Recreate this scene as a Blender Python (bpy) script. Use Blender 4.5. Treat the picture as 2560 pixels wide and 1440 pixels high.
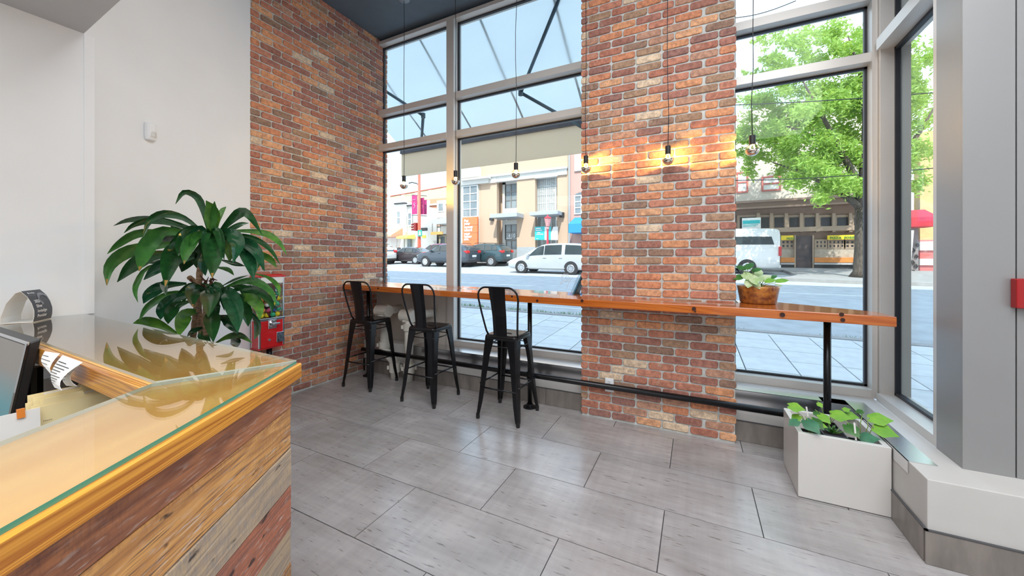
import bpy, math, random
from mathutils import Vector, Matrix
R = random.Random(7)
for o in list(bpy.data.objects): bpy.data.objects.remove(o, do_unlink=True)
SC = bpy.context.scene
COL = SC.collection

# ------------------------------------------------------------------ camera
F, Y0, YAW, CH = 921.0, 648.2, -0.4624, 1.39          # focal px, horizon row, heading, eye height
cs, sn = math.cos(YAW), math.sin(YAW)
cam = bpy.data.cameras.new('camera'); camo = bpy.data.objects.new('camera', cam); COL.objects.link(camo)
camo.location = (0, 0, CH); camo.rotation_euler = (math.pi/2, 0, -YAW)
cam.sensor_width = 36; cam.lens = 36*F/2560; cam.shift_y = (Y0-720)/2560
cam.clip_start = .02; cam.clip_end = 600
SC.camera = camo

# ------------------------------------------------------------------ world, sun, added fill lamps, exposure
W = bpy.data.worlds.new('sky'); SC.world = W; W.use_nodes = True
nt = W.node_tree; nt.nodes.clear()
def wn(t, **k):
    n = nt.nodes.new(t)
    for a, b in k.items(): setattr(n, a, b)
    return n
out = wn('ShaderNodeOutputWorld'); bg = wn('ShaderNodeBackground'); tc = wn('ShaderNodeTexCoord'); sp = wn('ShaderNodeSeparateXYZ')
rp = wn('ShaderNodeValToRGB'); nz = wn('ShaderNodeTexNoise'); cr = wn('ShaderNodeValToRGB'); mx = wn('ShaderNodeMix', data_type='RGBA')
rp.color_ramp.elements[0].position = 0; rp.color_ramp.elements[0].color = (.82, .92, 1, 1)
rp.color_ramp.elements[1].position = .75; rp.color_ramp.elements[1].color = (.36, .63, 1, 1)
e = rp.color_ramp.elements.new(.3); e.color = (.56, .80, 1, 1)
nz.inputs['Scale'].default_value = 2.6; nz.inputs['Detail'].default_value = 6
cr.color_ramp.elements[0].position = .44; cr.color_ramp.elements[1].position = .62
mx.inputs['B'].default_value = (1, 1, 1, 1)
L = nt.links.new
L(tc.outputs['Generated'], sp.inputs[0]); L(sp.outputs['Z'], rp.inputs[0]); L(tc.outputs['Generated'], nz.inputs['Vector'])
L(nz.outputs['Fac'], cr.inputs[0]); L(cr.outputs['Color'], mx.inputs['Factor']); L(rp.outputs['Color'], mx.inputs['A'])
L(mx.outputs['Result'], bg.inputs['Color']); L(bg.outputs[0], out.inputs[0])
bg.inputs['Strength'].default_value = 2.6

def light(name, kind, loc, energy, col, size=1, sy=None, rot=(0, 0, 0)):
    l = bpy.data.lights.new(name, kind); l.energy = energy; l.color = col
    if kind == 'AREA':
        l.size = size
        if sy: l.shape = 'RECTANGLE'; l.size_y = sy
    if kind == 'POINT': l.shadow_soft_size = size
    o = bpy.data.objects.new(name, l); COL.objects.link(o); o.location = loc; o.rotation_euler = rot
    return o
sun = light('sun', 'SUN', (0, 0, 20), 6.0, (1, .95, .86)); sun.data.angle = .01
sun.rotation_euler = Vector((-.20, .62, -.74)).to_track_quat('-Z', 'Y').to_euler()
light('fill_light_main', 'AREA', (.4, .2, 4.2), 200, (.96, .98, 1), 3.4, 3.2)  # large unseen panel added to brighten the room, no fixture
light('fill_light_back', 'AREA', (.6, -2.2, 4.2), 84, (.96, .98, 1), 3, 1.6)  # second unseen fill panel, added behind the camera
light('fill_light_desk', 'AREA', (-2.3, -.6, 2.68), 17, (1, .97, .92), 1.2, 1.4)  # unseen fill added under the soffit to light the counter
SC.view_settings.view_transform = 'Standard'; SC.view_settings.look = 'None'
SC.view_settings.gamma = 1; SC.view_settings.use_curve_mapping = False
SC.view_settings.exposure = 0.0

# ------------------------------------------------------------------ helpers
def at(x, y, Y):                       # pixel of the photo -> point on the upright plane Y = const
    t = (x-1280)/F; wx = cs*t+sn; wy = -sn*t+cs; k = Y/wy
    return Vector((wx*k, Y, CH-(y-Y0)/F*k))
def atd(x, y, d):                      # pixel and depth -> point
    t = (x-1280)/F*d
    return Vector((cs*t+sn*d, -sn*t+cs*d, CH-(y-Y0)/F*d))
def atz(x, y, z):
    d = F*(CH-z)/(y-Y0); p = atd(x, y, d); p.z = z
    return p
def pix(p):
    x = cs*p[0]-sn*p[1]; d = sn*p[0]+cs*p[1]
    return 1280+F*x/d, Y0+F*(CH-p[2])/d, d
def gz(X, Y): return .037*(Y-3)-.013*(X+5)

def _mat(name):
    m = bpy.data.materials.new(name); m.use_nodes = True
    return m, m.node_tree, m.node_tree.nodes['Principled BSDF']
def mat(name, col, rough=.5, metal=0., var=0., scale=8., stretch=(1, 1, 1), bump=0., bscale=60., spec=.5, col2=None, coat=0., trans=0., rnd=0.):
    m, t, b = _mat(name)
    b.inputs['Roughness'].default_value = rough; b.inputs['Metallic'].default_value = metal
    b.inputs['Specular IOR Level'].default_value = spec; b.inputs['Coat Weight'].default_value = coat
    b.inputs['Base Color'].default_value = (*col, 1)
    if trans: b.inputs['Transmission Weight'].default_value = trans
    N = t.nodes.new; K = t.links.new
    if var or col2 or bump or rnd:
        tc = N('ShaderNodeTexCoord'); mp = N('ShaderNodeMapping'); mp.inputs['Scale'].default_value = stretch
        K(tc.outputs['Object'], mp.inputs['Vector'])
    if var or col2:
        n = N('ShaderNodeTexNoise'); n.inputs['Scale'].default_value = scale; n.inputs['Detail'].default_value = 5
        K(mp.outputs[0], n.inputs['Vector'])
        r = N('ShaderNodeValToRGB'); r.color_ramp.elements[0].position = .33; r.color_ramp.elements[1].position = .68
        c2 = col2 or tuple(max(0, c*(1-var)) for c in col)
        r.color_ramp.elements[0].color = (*c2, 1); r.color_ramp.elements[1].color = (*col, 1)
        K(n.outputs['Fac'], r.inputs[0]); src = r.outputs[0]
        if rnd:
            oi = N('ShaderNodeObjectInfo'); hs = N('ShaderNodeHueSaturation'); mr = N('ShaderNodeMapRange')
            mr.inputs['To Min'].default_value = 1-rnd; mr.inputs['To Max'].default_value = 1+rnd
            K(oi.outputs['Random'], mr.inputs[0]); K(mr.outputs[0], hs.inputs['Value']); K(src, hs.inputs['Color']); src = hs.outputs[0]
        K(src, b.inputs['Base Color'])
    if bump:
        n2 = N('ShaderNodeTexNoise'); n2.inputs['Scale'].default_value = bscale; n2.inputs['Detail'].default_value = 4
        K(mp.outputs[0], n2.inputs['Vector']); bp = N('ShaderNodeBump'); bp.inputs['Strength'].default_value = bump; bp.inputs['Distance'].default_value = .01
        K(n2.outputs['Fac'], bp.inputs['Height']); K(bp.outputs[0], b.inputs['Normal'])
    return m
def glass(name, tint=(.93, .98, 1), refl=1.0, rough=0.0):          # clear sheet: mostly see-through, mirror by angle
    m, t, b = _mat(name); t.nodes.remove(b); N = t.nodes.new; K = t.links.new
    o = t.nodes['Material Output']; tr = N('ShaderNodeBsdfTransparent'); gl = N('ShaderNodeBsdfGlossy'); fr = N('ShaderNodeFresnel'); ms = N('ShaderNodeMixShader')
    tr.inputs[0].default_value = (*tint, 1); gl.inputs['Roughness'].default_value = rough; fr.inputs[0].default_value = 1.45
    ml = N('ShaderNodeMath'); ml.operation = 'MULTIPLY'; ml.inputs[1].default_value = refl
    ge = N('ShaderNodeNewGeometry'); ir = N('ShaderNodeMapRange'); ir.inputs['To Min'].default_value = 1.45; ir.inputs['To Max'].default_value = 1/1.45
    K(ge.outputs['Backfacing'], ir.inputs[0]); K(ir.outputs[0], fr.inputs[0])
    K(fr.outputs[0], ml.inputs[0]); K(ml.outputs[0], ms.inputs[0]); K(tr.outputs[0], ms.inputs[1]); K(gl.outputs[0], ms.inputs[2]); K(ms.outputs[0], o.inputs[0])
    return m
def emit(name, col, s, col2=None, axis='Z', lo=0., hi=1.):
    m, t, b = _mat(name); b.inputs['Base Color'].default_value = (.02, .02, .02, 1); b.inputs['Roughness'].default_value = .45
    b.inputs['Emission Color'].default_value = (*col, 1); b.inputs['Emission Strength'].default_value = s
    if col2:
        N = t.nodes.new; K = t.links.new; tc = N('ShaderNodeTexCoord'); sp = N('ShaderNodeSeparateXYZ'); mr = N('ShaderNodeMapRange'); mx = N('ShaderNodeMix'); mx.data_type = 'RGBA'
        mr.inputs[1].default_value = lo; mr.inputs[2].default_value = hi
        mx.inputs['A'].default_value = (*col, 1); mx.inputs['B'].default_value = (*col2, 1)
        K(tc.outputs['Object'], sp.inputs[0]); K(sp.outputs[axis], mr.inputs[0]); K(mr.outputs[0], mx.inputs['Factor']); K(mx.outputs['Result'], b.inputs['Emission Color'])
    return m
def wood(name, c1, c2, rough=.35, along='X', ring=26., coat=0., rnd=0., dark=None, bump=0., lon=.12):
    m, t, b = _mat(name); N = t.nodes.new; K = t.links.new
    tc = N('ShaderNodeTexCoord'); mp = N('ShaderNodeMapping')
    mp.inputs['Scale'].default_value = {'X': (lon, 1, 1), 'Y': (1, lon, 1), 'Z': (1, 1, lon)}[along]
    oi = N('ShaderNodeObjectInfo'); ad = N('ShaderNodeVectorMath'); ad.operation = 'ADD'
    sc = N('ShaderNodeMath'); sc.operation = 'MULTIPLY'; sc.inputs[1].default_value = 37.
    K(oi.outputs['Random'], sc.inputs[0]); K(tc.outputs['Object'], ad.inputs[0]); K(sc.outputs[0], ad.inputs[1]); K(ad.outputs[0], mp.inputs['Vector'])
    n = N('ShaderNodeTexNoise'); n.inputs['Scale'].default_value = ring*.35; n.inputs['Detail'].default_value = 3; n.inputs['Distortion'].default_value = .6
    n3 = N('ShaderNodeTexNoise'); n3.inputs['Scale'].default_value = ring*4; n3.inputs['Detail'].default_value = 6
    K(mp.outputs[0], n.inputs['Vector']); K(mp.outputs[0], n3.inputs['Vector'])
    s = N('ShaderNodeMath'); s.operation = 'MULTIPLY'; s.inputs[1].default_value = 9.; K(n.outputs['Fac'], s.inputs[0])
    pp = N('ShaderNodeMath'); pp.operation = 'PINGPONG'; pp.inputs[1].default_value = .5; K(s.outputs[0], pp.inputs[0])
    a2 = N('ShaderNodeMath'); a2.operation = 'MULTIPLY_ADD'; a2.inputs[1].default_value = .5; K(n3.outputs['Fac'], a2.inputs[0]); K(pp.outputs[0], a2.inputs[2])
    r = N('ShaderNodeValToRGB'); r.color_ramp.elements[0].position = .2; r.color_ramp.elements[1].position = .75
    r.color_ramp.elements[0].color = (*c2, 1); r.color_ramp.elements[1].color = (*c1, 1)
    K(a2.outputs[0], r.inputs[0]); src = r.outputs[0]
    if rnd:
        hs = N('ShaderNodeHueSaturation'); mr = N('ShaderNodeMapRange'); mr.inputs['To Min'].default_value = 1-rnd; mr.inputs['To Max'].default_value = 1+rnd
        K(oi.outputs['Random'], mr.inputs[0]); K(mr.outputs[0], hs.inputs['Value']); K(src, hs.inputs['Color']); src = hs.outputs[0]
    if dark:                            # saw marks across the board, weathered lines along it
        def layer(scale, st, lo, hi, mscale, mlo, mhi, col, amt, src):
            mp2 = N('ShaderNodeMapping'); mp2.inputs['Scale'].default_value = st; K(ad.outputs[0], mp2.inputs['Vector'])
            a = N('ShaderNodeTexNoise'); a.inputs['Scale'].default_value = scale; a.inputs['Detail'].default_value = 4; K(mp2.outputs[0], a.inputs['Vector'])
            k = N('ShaderNodeTexNoise'); k.inputs['Scale'].default_value = mscale; k.inputs['Detail'].default_value = 5; K(mp.outputs[0], k.inputs['Vector'])
            q1 = N('ShaderNodeMapRange'); q1.inputs[1].default_value = lo; q1.inputs[2].default_value = hi; K(a.outputs['Fac'], q1.inputs[0])
            q2 = N('ShaderNodeMapRange'); q2.inputs[1].default_value = mlo; q2.inputs[2].default_value = mhi; q2.inputs[4].default_value = amt; K(k.outputs['Fac'], q2.inputs[0])
            mm = N('ShaderNodeMath'); mm.operation = 'MULTIPLY'; K(q1.outputs[0], mm.inputs[0]); K(q2.outputs[0], mm.inputs[1])
            mx = N('ShaderNodeMix'); mx.data_type = 'RGBA'; mx.inputs['B'].default_value = (*col, 1); K(mm.outputs[0], mx.inputs['Factor']); K(src, mx.inputs['A']); return mx.outputs['Result']
        src = layer(20, (9, .6, 2.2), .45, .62, 4, .40, .60, dark, .85, src)
        src = layer(16, (.5, 1, 14), .52, .66, 3, .38, .60, tuple(c*.8 for c in dark), .9, src)
        src = layer(24, (1.2, 1, 9), .56, .70, 5, .45, .62, (.60, .54, .50), .75, src)
        src = layer(9, (1.5, 1, 4), .66, .72, 2, .2, .4, (.03, .02, .02), .9, src)
    K(src, b.inputs['Base Color']); b.inputs['Roughness'].default_value = rough; b.inputs['Coat Weight'].default_value = coat; b.inputs['Coat Roughness'].default_value = .05
    if bump:
        bp = N('ShaderNodeBump'); bp.inputs['Strength'].default_value = bump; bp.inputs['Distance'].default_value = .004; K(a2.outputs[0], bp.inputs['Height']); K(bp.outputs[0], b.inputs['Normal'])
    return m

class MB:                              # collects shapes, builds ONE mesh object
    def __init__(s): s.v = []; s.f = []; s.m = []
    def add(s, vs, fs, m=0):
        n = len(s.v); s.v += [tuple(v) for v in vs]; s.f += [tuple(i+n for i in f) for f in fs]; s.m += [m]*len(fs)
        return s
    def box(s, a, b, m=0):
        (x0, y0, z0), (x1, y1, z1) = [min(p) for p in zip(a, b)], [max(p) for p in zip(a, b)]
        return s.add([(x0, y0, z0), (x1, y0, z0), (x1, y1, z0), (x0, y1, z0), (x0, y0, z1), (x1, y0, z1), (x1, y1, z1), (x0, y1, z1)],
                     [(0, 3, 2, 1), (4, 5, 6, 7), (0, 1, 5, 4), (1, 2, 6, 5), (2, 3, 7, 6), (3, 0, 4, 7)], m)
    def prism(s, poly, z0, z1, m=0):   # poly of (x, y), counter-clockwise
        n = len(poly); top = z1 if callable(z1) else (lambda x, y: z1); bot = z0 if callable(z0) else (lambda x, y: z0)
        vs = [(x, y, bot(x, y)) for x, y in poly]+[(x, y, top(x, y)) for x, y in poly]
        return s.add(vs, [tuple(range(n-1, -1, -1)), tuple(range(n, 2*n))]+[(i, (i+1) % n, n+(i+1) % n, n+i) for i in range(n)], m)
    def ext(s, poly, y0, y1, m=0):     # poly of (x, z) extruded along y
        n = len(poly)
        return s.add([(x, y0, z) for x, z in poly]+[(x, y1, z) for x, z in poly], [tuple(range(n)), tuple(range(2*n-1, n-1, -1))]+[((i+1) % n, i, n+i, n+(i+1) % n) for i in range(n)], m)
    def loft(s, rings, m=0, cap=True, closed=True):
        n = len(rings[0]); vs = [p for r in rings for p in r]; fs = []
        for k in range(len(rings)-1):
            for i in range(n if closed else n-1): fs.append((k*n+i, k*n+(i+1) % n, (k+1)*n+(i+1) % n, (k+1)*n+i))
        if cap: fs += [tuple(range(n-1, -1, -1)), tuple(range((len(rings)-1)*n, len(rings)*n))]
        return s.add(vs, fs, m)
    def tube(s, pts, r, n=8, m=0, cap=True):
        pts = [Vector(p) for p in pts]; rs = r if isinstance(r, (list, tuple)) else [r]*len(pts); rings = []; u = None
        for i, p in enumerate(pts):
            d = (pts[min(i+1, len(pts)-1)]-pts[max(i-1, 0)]).normalized()
            if u is None: u = d.orthogonal().normalized()
            u = (u-d*u.dot(d)).normalized(); w = d.cross(u)
            rings.append([p+(u*math.cos(2*math.pi*k/n)+w*math.sin(2*math.pi*k/n))*rs[i] for k in range(n)])
        return s.loft(rings, m, cap)
    def lathe(s, prof, c=(0, 0, 0), n=16, m=0, axis='Z'):
        rings = []
        for r, h in prof:
            ring = []
            for k in range(n):
                a = 2*math.pi*k/n; x, y = r*math.cos(a), r*math.sin(a)
                q = {'Z': (x, y, h), 'Y': (x, h, -y), 'X': (h, x, y)}[axis]
                ring.append((c[0]+q[0], c[1]+q[1], c[2]+q[2]))
            rings.append(ring)
        return s.loft(rings, m)
    def build(s, name, mats, parent=None, smooth=False, bevel=0, seg=2, sub=0):
        me = bpy.data.meshes.new(name); me.from_pydata(s.v, [], s.f)
        for mt in (mats if isinstance(mats, (list, tuple)) else [mats]): me.materials.append(mt)
        if any(s.m): me.polygons.foreach_set('material_index', s.m)
        if smooth: me.polygons.foreach_set('use_smooth', [True]*len(s.f))
        me.update()
        return put(name, me, parent, bevel, seg, sub)
def put(name, me, parent=None, bevel=0, seg=2, sub=0):
    o = bpy.data.objects.new(name, me); COL.objects.link(o); adopt(o, parent)
    if bevel:
        b = o.modifiers.new('bevel', 'BEVEL'); b.width = bevel; b.segments = seg; b.limit_method = 'ANGLE'; b.angle_limit = .6
    if sub:
        b = o.modifiers.new('sub', 'SUBSURF'); b.levels = sub; b.render_levels = sub
    return o
ROOT = {}
def wloc(o):
    v = Vector(o.location); 
    return v
def adopt(o, parent):
    if parent is not None:
        o.parent = parent
        b = ROOT.get(parent.name)
        if b is not None: o.matrix_parent_inverse = Matrix.Translation(-b)
def tag(o, label, cat=None, group=None, kind=None):
    if label: o['label'] = label
    if cat: o['category'] = cat
    if group: o['group'] = group
    if kind: o['kind'] = kind
    return o
def thing(name, loc, label, cat, group=None, kind=None):
    o = bpy.data.objects.new(name, None); COL.objects.link(o); o.location = loc; o.empty_display_size = .1
    ROOT[o.name] = Vector(loc)
    return tag(o, label, cat, group, kind)
def dup(root, loc, label, rz=0):       # copy of a thing with its parts and their sub-parts
    r = root.copy(); COL.objects.link(r); r.location = loc; r.rotation_euler = (0, 0, rz); r['label'] = label
    for c in list(root.children):
        q = c.copy(); COL.objects.link(q); q.parent = r
        for g in list(c.children):
            h = g.copy(); COL.objects.link(h); h.parent = q
    return r
def text(s, size, align='LEFT', bold=0., spacing=1., line=1.):
    c = bpy.data.curves.new('lettering', 'FONT'); c.body = s; c.size = size; c.align_x = align; c.offset = bold; c.space_character = spacing; c.space_line = line; c.resolution_u = 2
    o = bpy.data.objects.new('lettering', c); COL.objects.link(o)
    dg = bpy.context.evaluated_depsgraph_get(); me = bpy.data.meshes.new_from_object(o.evaluated_get(dg))
    vs = [tuple(v.co) for v in me.vertices]; fs = [tuple(p.vertices) for p in me.polygons]
    bpy.data.objects.remove(o, do_unlink=True); bpy.data.meshes.remove(me)
    return vs, fs
def letters(parent, s, size, org, ux, uy, m, lift=(0, 0, 0), name='lettering', **k):   # flat print on a flat face
    vs, fs = text(s, size, **k); ux = Vector(ux); uy = Vector(uy); o = Vector(org)+Vector(lift)
    b = MB(); b.add([o+ux*v[0]+uy*v[1] for v in vs], fs); return b.build(name, m, parent)

# ------------------------------------------------------------------ materials
M = {}
M['white'] = mat('white_paint', (.82, .835, .855), .55, var=.03, scale=3)
M['ledge'] = mat('ledge_paint', (.58, .565, .54), .5, var=.04, scale=6)
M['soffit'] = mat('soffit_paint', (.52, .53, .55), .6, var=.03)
M['slate'] = mat('slate_ceiling_paint', (.115, .155, .195), .6, var=.1)
M['alu'] = mat('frame_aluminium', (.66, .625, .59), .38, .25, var=.05, scale=4)
M['panel'] = mat('panel_aluminium', (.33, .33, .33), .42, .35, var=.05, scale=2)
M['gasket'] = mat('gasket_rubber', (.02, .022, .03), .5, var=.2)
M['steel'] = mat('stainless', (.74, .74, .75), .27, 1., var=.06, scale=3, stretch=(.3, 1, 1))
M['black'] = mat('black_steel', (.014, .014, .016), .26, .4, var=.3, scale=20, bump=.05, bscale=200)
M['blackpl'] = mat('black_plastic', (.015, .014, .016), .35, var=.2)
M['rubber'] = mat('rubber', (.012, .012, .012), .7, var=.3)
M['mortar'] = mat('mortar', (.62, .63, .60), .9, var=.22, scale=14, bump=.6, bscale=80)
M['grout'] = mat('grout', (.09, .09, .095), .8, var=.2)
M['glass'] = glass('window_glass', (.94, .975, .98), .4)
M['clear'] = glass('clear_plastic', (.95, .97, .97), .8)
M['tglass'] = glass('table_glass', (.99, .99, .975), 1.6)
M['gedge'] = mat('glass_edge', (.10, .36, .25), .12, var=.2, scale=5)
M['chrome'] = mat('chrome', (.72, .73, .75), .18, 1., var=.05)
M['red'] = mat('red_enamel', (.62, .012, .015), .25, var=.1, coat=.6)
M['redbox'] = mat('red_alarm', (.36, .008, .01), .4, var=.1)
M['paper'] = mat('paper', (.82, .81, .78), .8, var=.04, scale=20)
M['manila'] = mat('manila', (.90, .76, .42), .75, var=.06, scale=12)
M['ink'] = mat('ink', (.03, .03, .035), .7, var=.1)
M['whiteink'] = mat('white_ink', (.82, .83, .85), .6, var=.03)
M['soil'] = mat('soil', (.03, .02, .012), .95, var=.5, scale=60, bump=1)
M['pipe'] = mat('pipe_paint', (.74, .71, .64), .4, var=.06, scale=10)
M['bar'] = wood('bar_fir', (.56, .155, .025), (.40, .085, .012), .18, 'X', 16, .6, lon=.06)
M['fascia'] = wood('fascia_fir', (.80, .37, .05), (.38, .11, .01), .3, 'X', 80, .3, lon=.022)
M['top'] = wood('counter_fir', (.80, .49, .15), (.68, .35, .08), .35, 'X', 7)
M['plank'] = [wood('plank_amber', (.60, .31, .10), (.40, .18, .06), .7, 'X', 30, 0, .25, (.13, .07, .06), .5),
              wood('plank_brown', (.42, .17, .075), (.22, .085, .05), .7, 'X', 30, 0, .25, (.09, .05, .05), .5),
              wood('plank_grey', (.55, .40, .25), (.40, .30, .22), .7, 'X', 30, 0, .2, (.26, .24, .23), .5),
              wood('plank_red', (.48, .16, .08), (.30, .11, .07), .7, 'X', 30, 0, .2, (.16, .10, .09), .5)]
def brickmat(name, island):
    m, t, b = _mat(name); N = t.nodes.new; K = t.links.new
    src = N('ShaderNodeNewGeometry').outputs['Random Per Island'] if island else N('ShaderNodeObjectInfo').outputs['Random']
    r = N('ShaderNodeValToRGB'); r.color_ramp.interpolation = 'CONSTANT'
    pal = [(0.47, 0.192, 0.131), (0.63, 0.266, 0.146), (0.379, 0.171, 0.131), (0.71, 0.336, 0.176), (0.529, 0.226, 0.151), (0.329, 0.206, 0.151), (0.66, 0.285, 0.156), (0.44, 0.196, 0.151), (0.73, 0.397, 0.226), (0.42, 0.266, 0.176), (0.57, 0.246, 0.166), (0.34, 0.171, 0.142), (0.529, 0.296, 0.206), (0.75, 0.586, 0.426)]
    els = r.color_ramp.elements
    while len(els) < len(pal): els.new(.5)
    for i, c in enumerate(pal): els[i].position = i/len(pal)*(1.0 if i < 13 else 1.03); els[i].color = (*c, 1)
    K(src, r.inputs[0])
    tc = N('ShaderNodeTexCoord'); ad = N('ShaderNodeVectorMath'); ad.operation = 'ADD'; ml = N('ShaderNodeMath'); ml.operation = 'MULTIPLY'; ml.inputs[1].default_value = 91
    K(src, ml.inputs[0]); K(tc.outputs['Object'], ad.inputs[0]); K(ml.outputs[0], ad.inputs[1])
    n = N('ShaderNodeTexNoise'); n.inputs['Scale'].default_value = 32; n.inputs['Detail'].default_value = 6; n.inputs['Roughness'].default_value = .7; K(ad.outputs[0], n.inputs['Vector'])
    r2 = N('ShaderNodeValToRGB'); r2.color_ramp.elements[0].position = .36; r2.color_ramp.elements[1].position = .62
    r2.color_ramp.elements[0].color = (.62, .58, .58, 1); r2.color_ramp.elements[1].color = (1.12, 1.1, 1.05, 1); K(n.outputs['Fac'], r2.inputs[0])
    mu = N('ShaderNodeMix'); mu.data_type = 'RGBA'; mu.blend_type = 'MULTIPLY'; mu.inputs['Factor'].default_value = 1; K(r.outputs[0], mu.inputs['A']); K(r2.outputs[0], mu.inputs['B'])
    n4 = N('ShaderNodeTexNoise'); n4.inputs['Scale'].default_value = 11; n4.inputs['Detail'].default_value = 8; n4.inputs['Roughness'].default_value = .75; K(ad.outputs[0], n4.inputs['Vector'])
    r4 = N('ShaderNodeValToRGB'); r4.color_ramp.elements[0].position = .60; r4.color_ramp.elements[1].position = .70; r4.color_ramp.elements[1].color = (.55, .55, .55, 1); K(n4.outputs['Fac'], r4.inputs[0])
    mw = N('ShaderNodeMix'); mw.data_type = 'RGBA'; mw.inputs['B'].default_value = (.50, .40, .30, 1); K(r4.outputs[0], mw.inputs['Factor']); K(mu.outputs['Result'], mw.inputs['A'])
    K(mw.outputs['Result'], b.inputs['Base Color']); b.inputs['Roughness'].default_value = .85
    bp = N('ShaderNodeBump'); bp.inputs['Strength'].default_value = .5; bp.inputs['Distance'].default_value = .006; K(n.outputs['Fac'], bp.inputs['Height']); K(bp.outputs[0], b.inputs['Normal'])
    return m
M['brick'] = brickmat('brick_single', False); M['brickst'] = brickmat('brick_many', True)
def tilemat():
    m, t, b = _mat('porcelain_tile'); N = t.nodes.new; K = t.links.new
    tc = N('ShaderNodeTexCoord'); oi = N('ShaderNodeObjectInfo'); ml = N('ShaderNodeMath'); ml.operation = 'MULTIPLY'; ml.inputs[1].default_value = 53
    ad = N('ShaderNodeVectorMath'); ad.operation = 'ADD'; K(oi.outputs['Random'], ml.inputs[0]); K(tc.outputs['Object'], ad.inputs[0]); K(ml.outputs[0], ad.inputs[1])
    def nz(scale, st, det, lo, hi, c0, c1):
        mp = N('ShaderNodeMapping'); mp.inputs['Scale'].default_value = st; K(ad.outputs[0], mp.inputs['Vector'])
        n = N('ShaderNodeTexNoise'); n.inputs['Scale'].default_value = scale; n.inputs['Detail'].default_value = det; K(mp.outputs[0], n.inputs['Vector'])
        r = N('ShaderNodeValToRGB'); r.color_ramp.elements[0].position = lo; r.color_ramp.elements[1].position = hi; r.color_ramp.elements[0].color = (*c0, 1); r.color_ramp.elements[1].color = (*c1, 1)
        K(n.outputs['Fac'], r.inputs[0]); return r.outputs[0]
    base = nz(2.2, (1, 1.6, 1), 6, .3, .7, (.31, .29, .285), (.45, .43, .43))
    streak = nz(9, (.35, 3.0, 1), 8, .35, .75, (.91, .91, .91), (1.08, 1.08, 1.08))
    fleck = nz(38, (.30, 2.4, 1), 3, .27, .37, (.50, .48, .46), (1, 1, 1))
    cross = nz(7, (4., .22, 1), 6, .35, .72, (.95, .95, .95), (1.05, 1.05, 1.05))
    cur = base
    for c in (streak, fleck, cross):
        mu = N('ShaderNodeMix'); mu.data_type = 'RGBA'; mu.blend_type = 'MULTIPLY'; mu.inputs['Factor'].default_value = 1; K(cur, mu.inputs['A']); K(c, mu.inputs['B']); cur = mu.outputs['Result']
    K(cur, b.inputs['Base Color']); b.inputs['Roughness'].default_value = .24; b.inputs['Specular IOR Level'].default_value = 1.0
    bp = N('ShaderNodeBump'); bp.inputs['Strength'].default_value = .06; bp.inputs['Distance'].default_value = .003; K(cur, bp.inputs['Height']); K(bp.outputs[0], b.inputs['Normal'])
    return m
M['tile'] = tilemat()
M['basetile'] = mat('baseboard_tile', (.27, .24, .215), .35, var=.35, scale=16, stretch=(1, 1, .25))

# ------------------------------------------------------------------ room shell
XB, YW, YC, YF, YG, YL = -3.725, 1.99, 3.227, 3.54, 3.64, 3.31
CZ = 4.28                                  # ceiling
P1, P2 = (-3.19, .82), (XB, YW)
XR = 3.3; YBK = -3.6
# floor and tiles
fl = MB().box((-8, YBK-.2, -.12), (XR+.2, YF+.1, -.007)).build('floor', M['grout']); tag(fl, 'grey porcelain tile floor of the waiting area', 'floor', kind='structure')
TW, TL, TV0 = .4555, .9155, 2.6607
for k in range(-2, 10):
    y1 = TV0-TW*k+.0; y0 = y1-TW
    off = -1.526 if k % 2 == 0 else -1.0696
    for i in range(-4, 7):
        x0 = off+TL*i; x1 = x0+TL
        a, b, c, d = max(x0, -4.1), min(x1, XR), max(y0, -2.2), min(y1, YL+.02)
        if b-a < .03 or d-c < .02: continue
        t = MB().box((a-(a+b)/2+.0025, c-(c+d)/2+.0025, -.012), (b-(a+b)/2-.0025, d-(c+d)/2-.0025, 0)).build('tile', M['tile'], fl)
        t.location = ((a+b)/2, (c+d)/2, 0)

def struct(name, mb, m, label, cat='wall', **k):
    o = mb.build(name, m, **k); return tag(o, label, cat, kind='structure')
struct('wall_left', MB().box((P1[0]-.2, YBK, 0), (P1[0], P1[1], 2.75)), M['white'], 'plain white wall behind the far end of the reception counter')
wl = struct('wall_southwest', MB().prism([P1, (P1[0]-.03, P1[1]-.0), (P1[0]-.6, P1[1]), (XB-.6, YW), P2], 0, CZ+.1), M['white'], 'tall white wall behind the leafy potted plant')
MB().box((P1[0]-.02, P1[1]-.012, 1.07), (P1[0]+.004, P1[1]+.03, 2.7)).build('corner_bead', M['white'], wl)
struct('wall_back', MB().box((P1[0]-.3, YBK-.2, 0), (XR+.2, YBK, CZ+.1)), M['white'], 'white back wall of the room')
struct('wall_right', MB().box((XR, YBK, 0), (XR+.2, 2.6, CZ+.1)), M['white'], 'white side wall past the alarm box')
struct('ceiling', MB().box((-4.2, .2, CZ), (XR+.2, YF+.12, CZ+.15)).box((-1.2, YBK, CZ), (XR+.2, .2, CZ+.15)), M['slate'], 'dark slate painted high ceiling over the window bar', 'ceiling')
struct('ceiling_soffit', MB().prism([(P1[0]-.2, YBK), (-1.2, YBK), (-1.2, .735), (P1[0], P1[1]-.012), (P1[0]-.2, P1[1]-.012)], 2.705, CZ+.1), M['soffit'], 'lower white soffit above the reception counter', 'ceiling')

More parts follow.
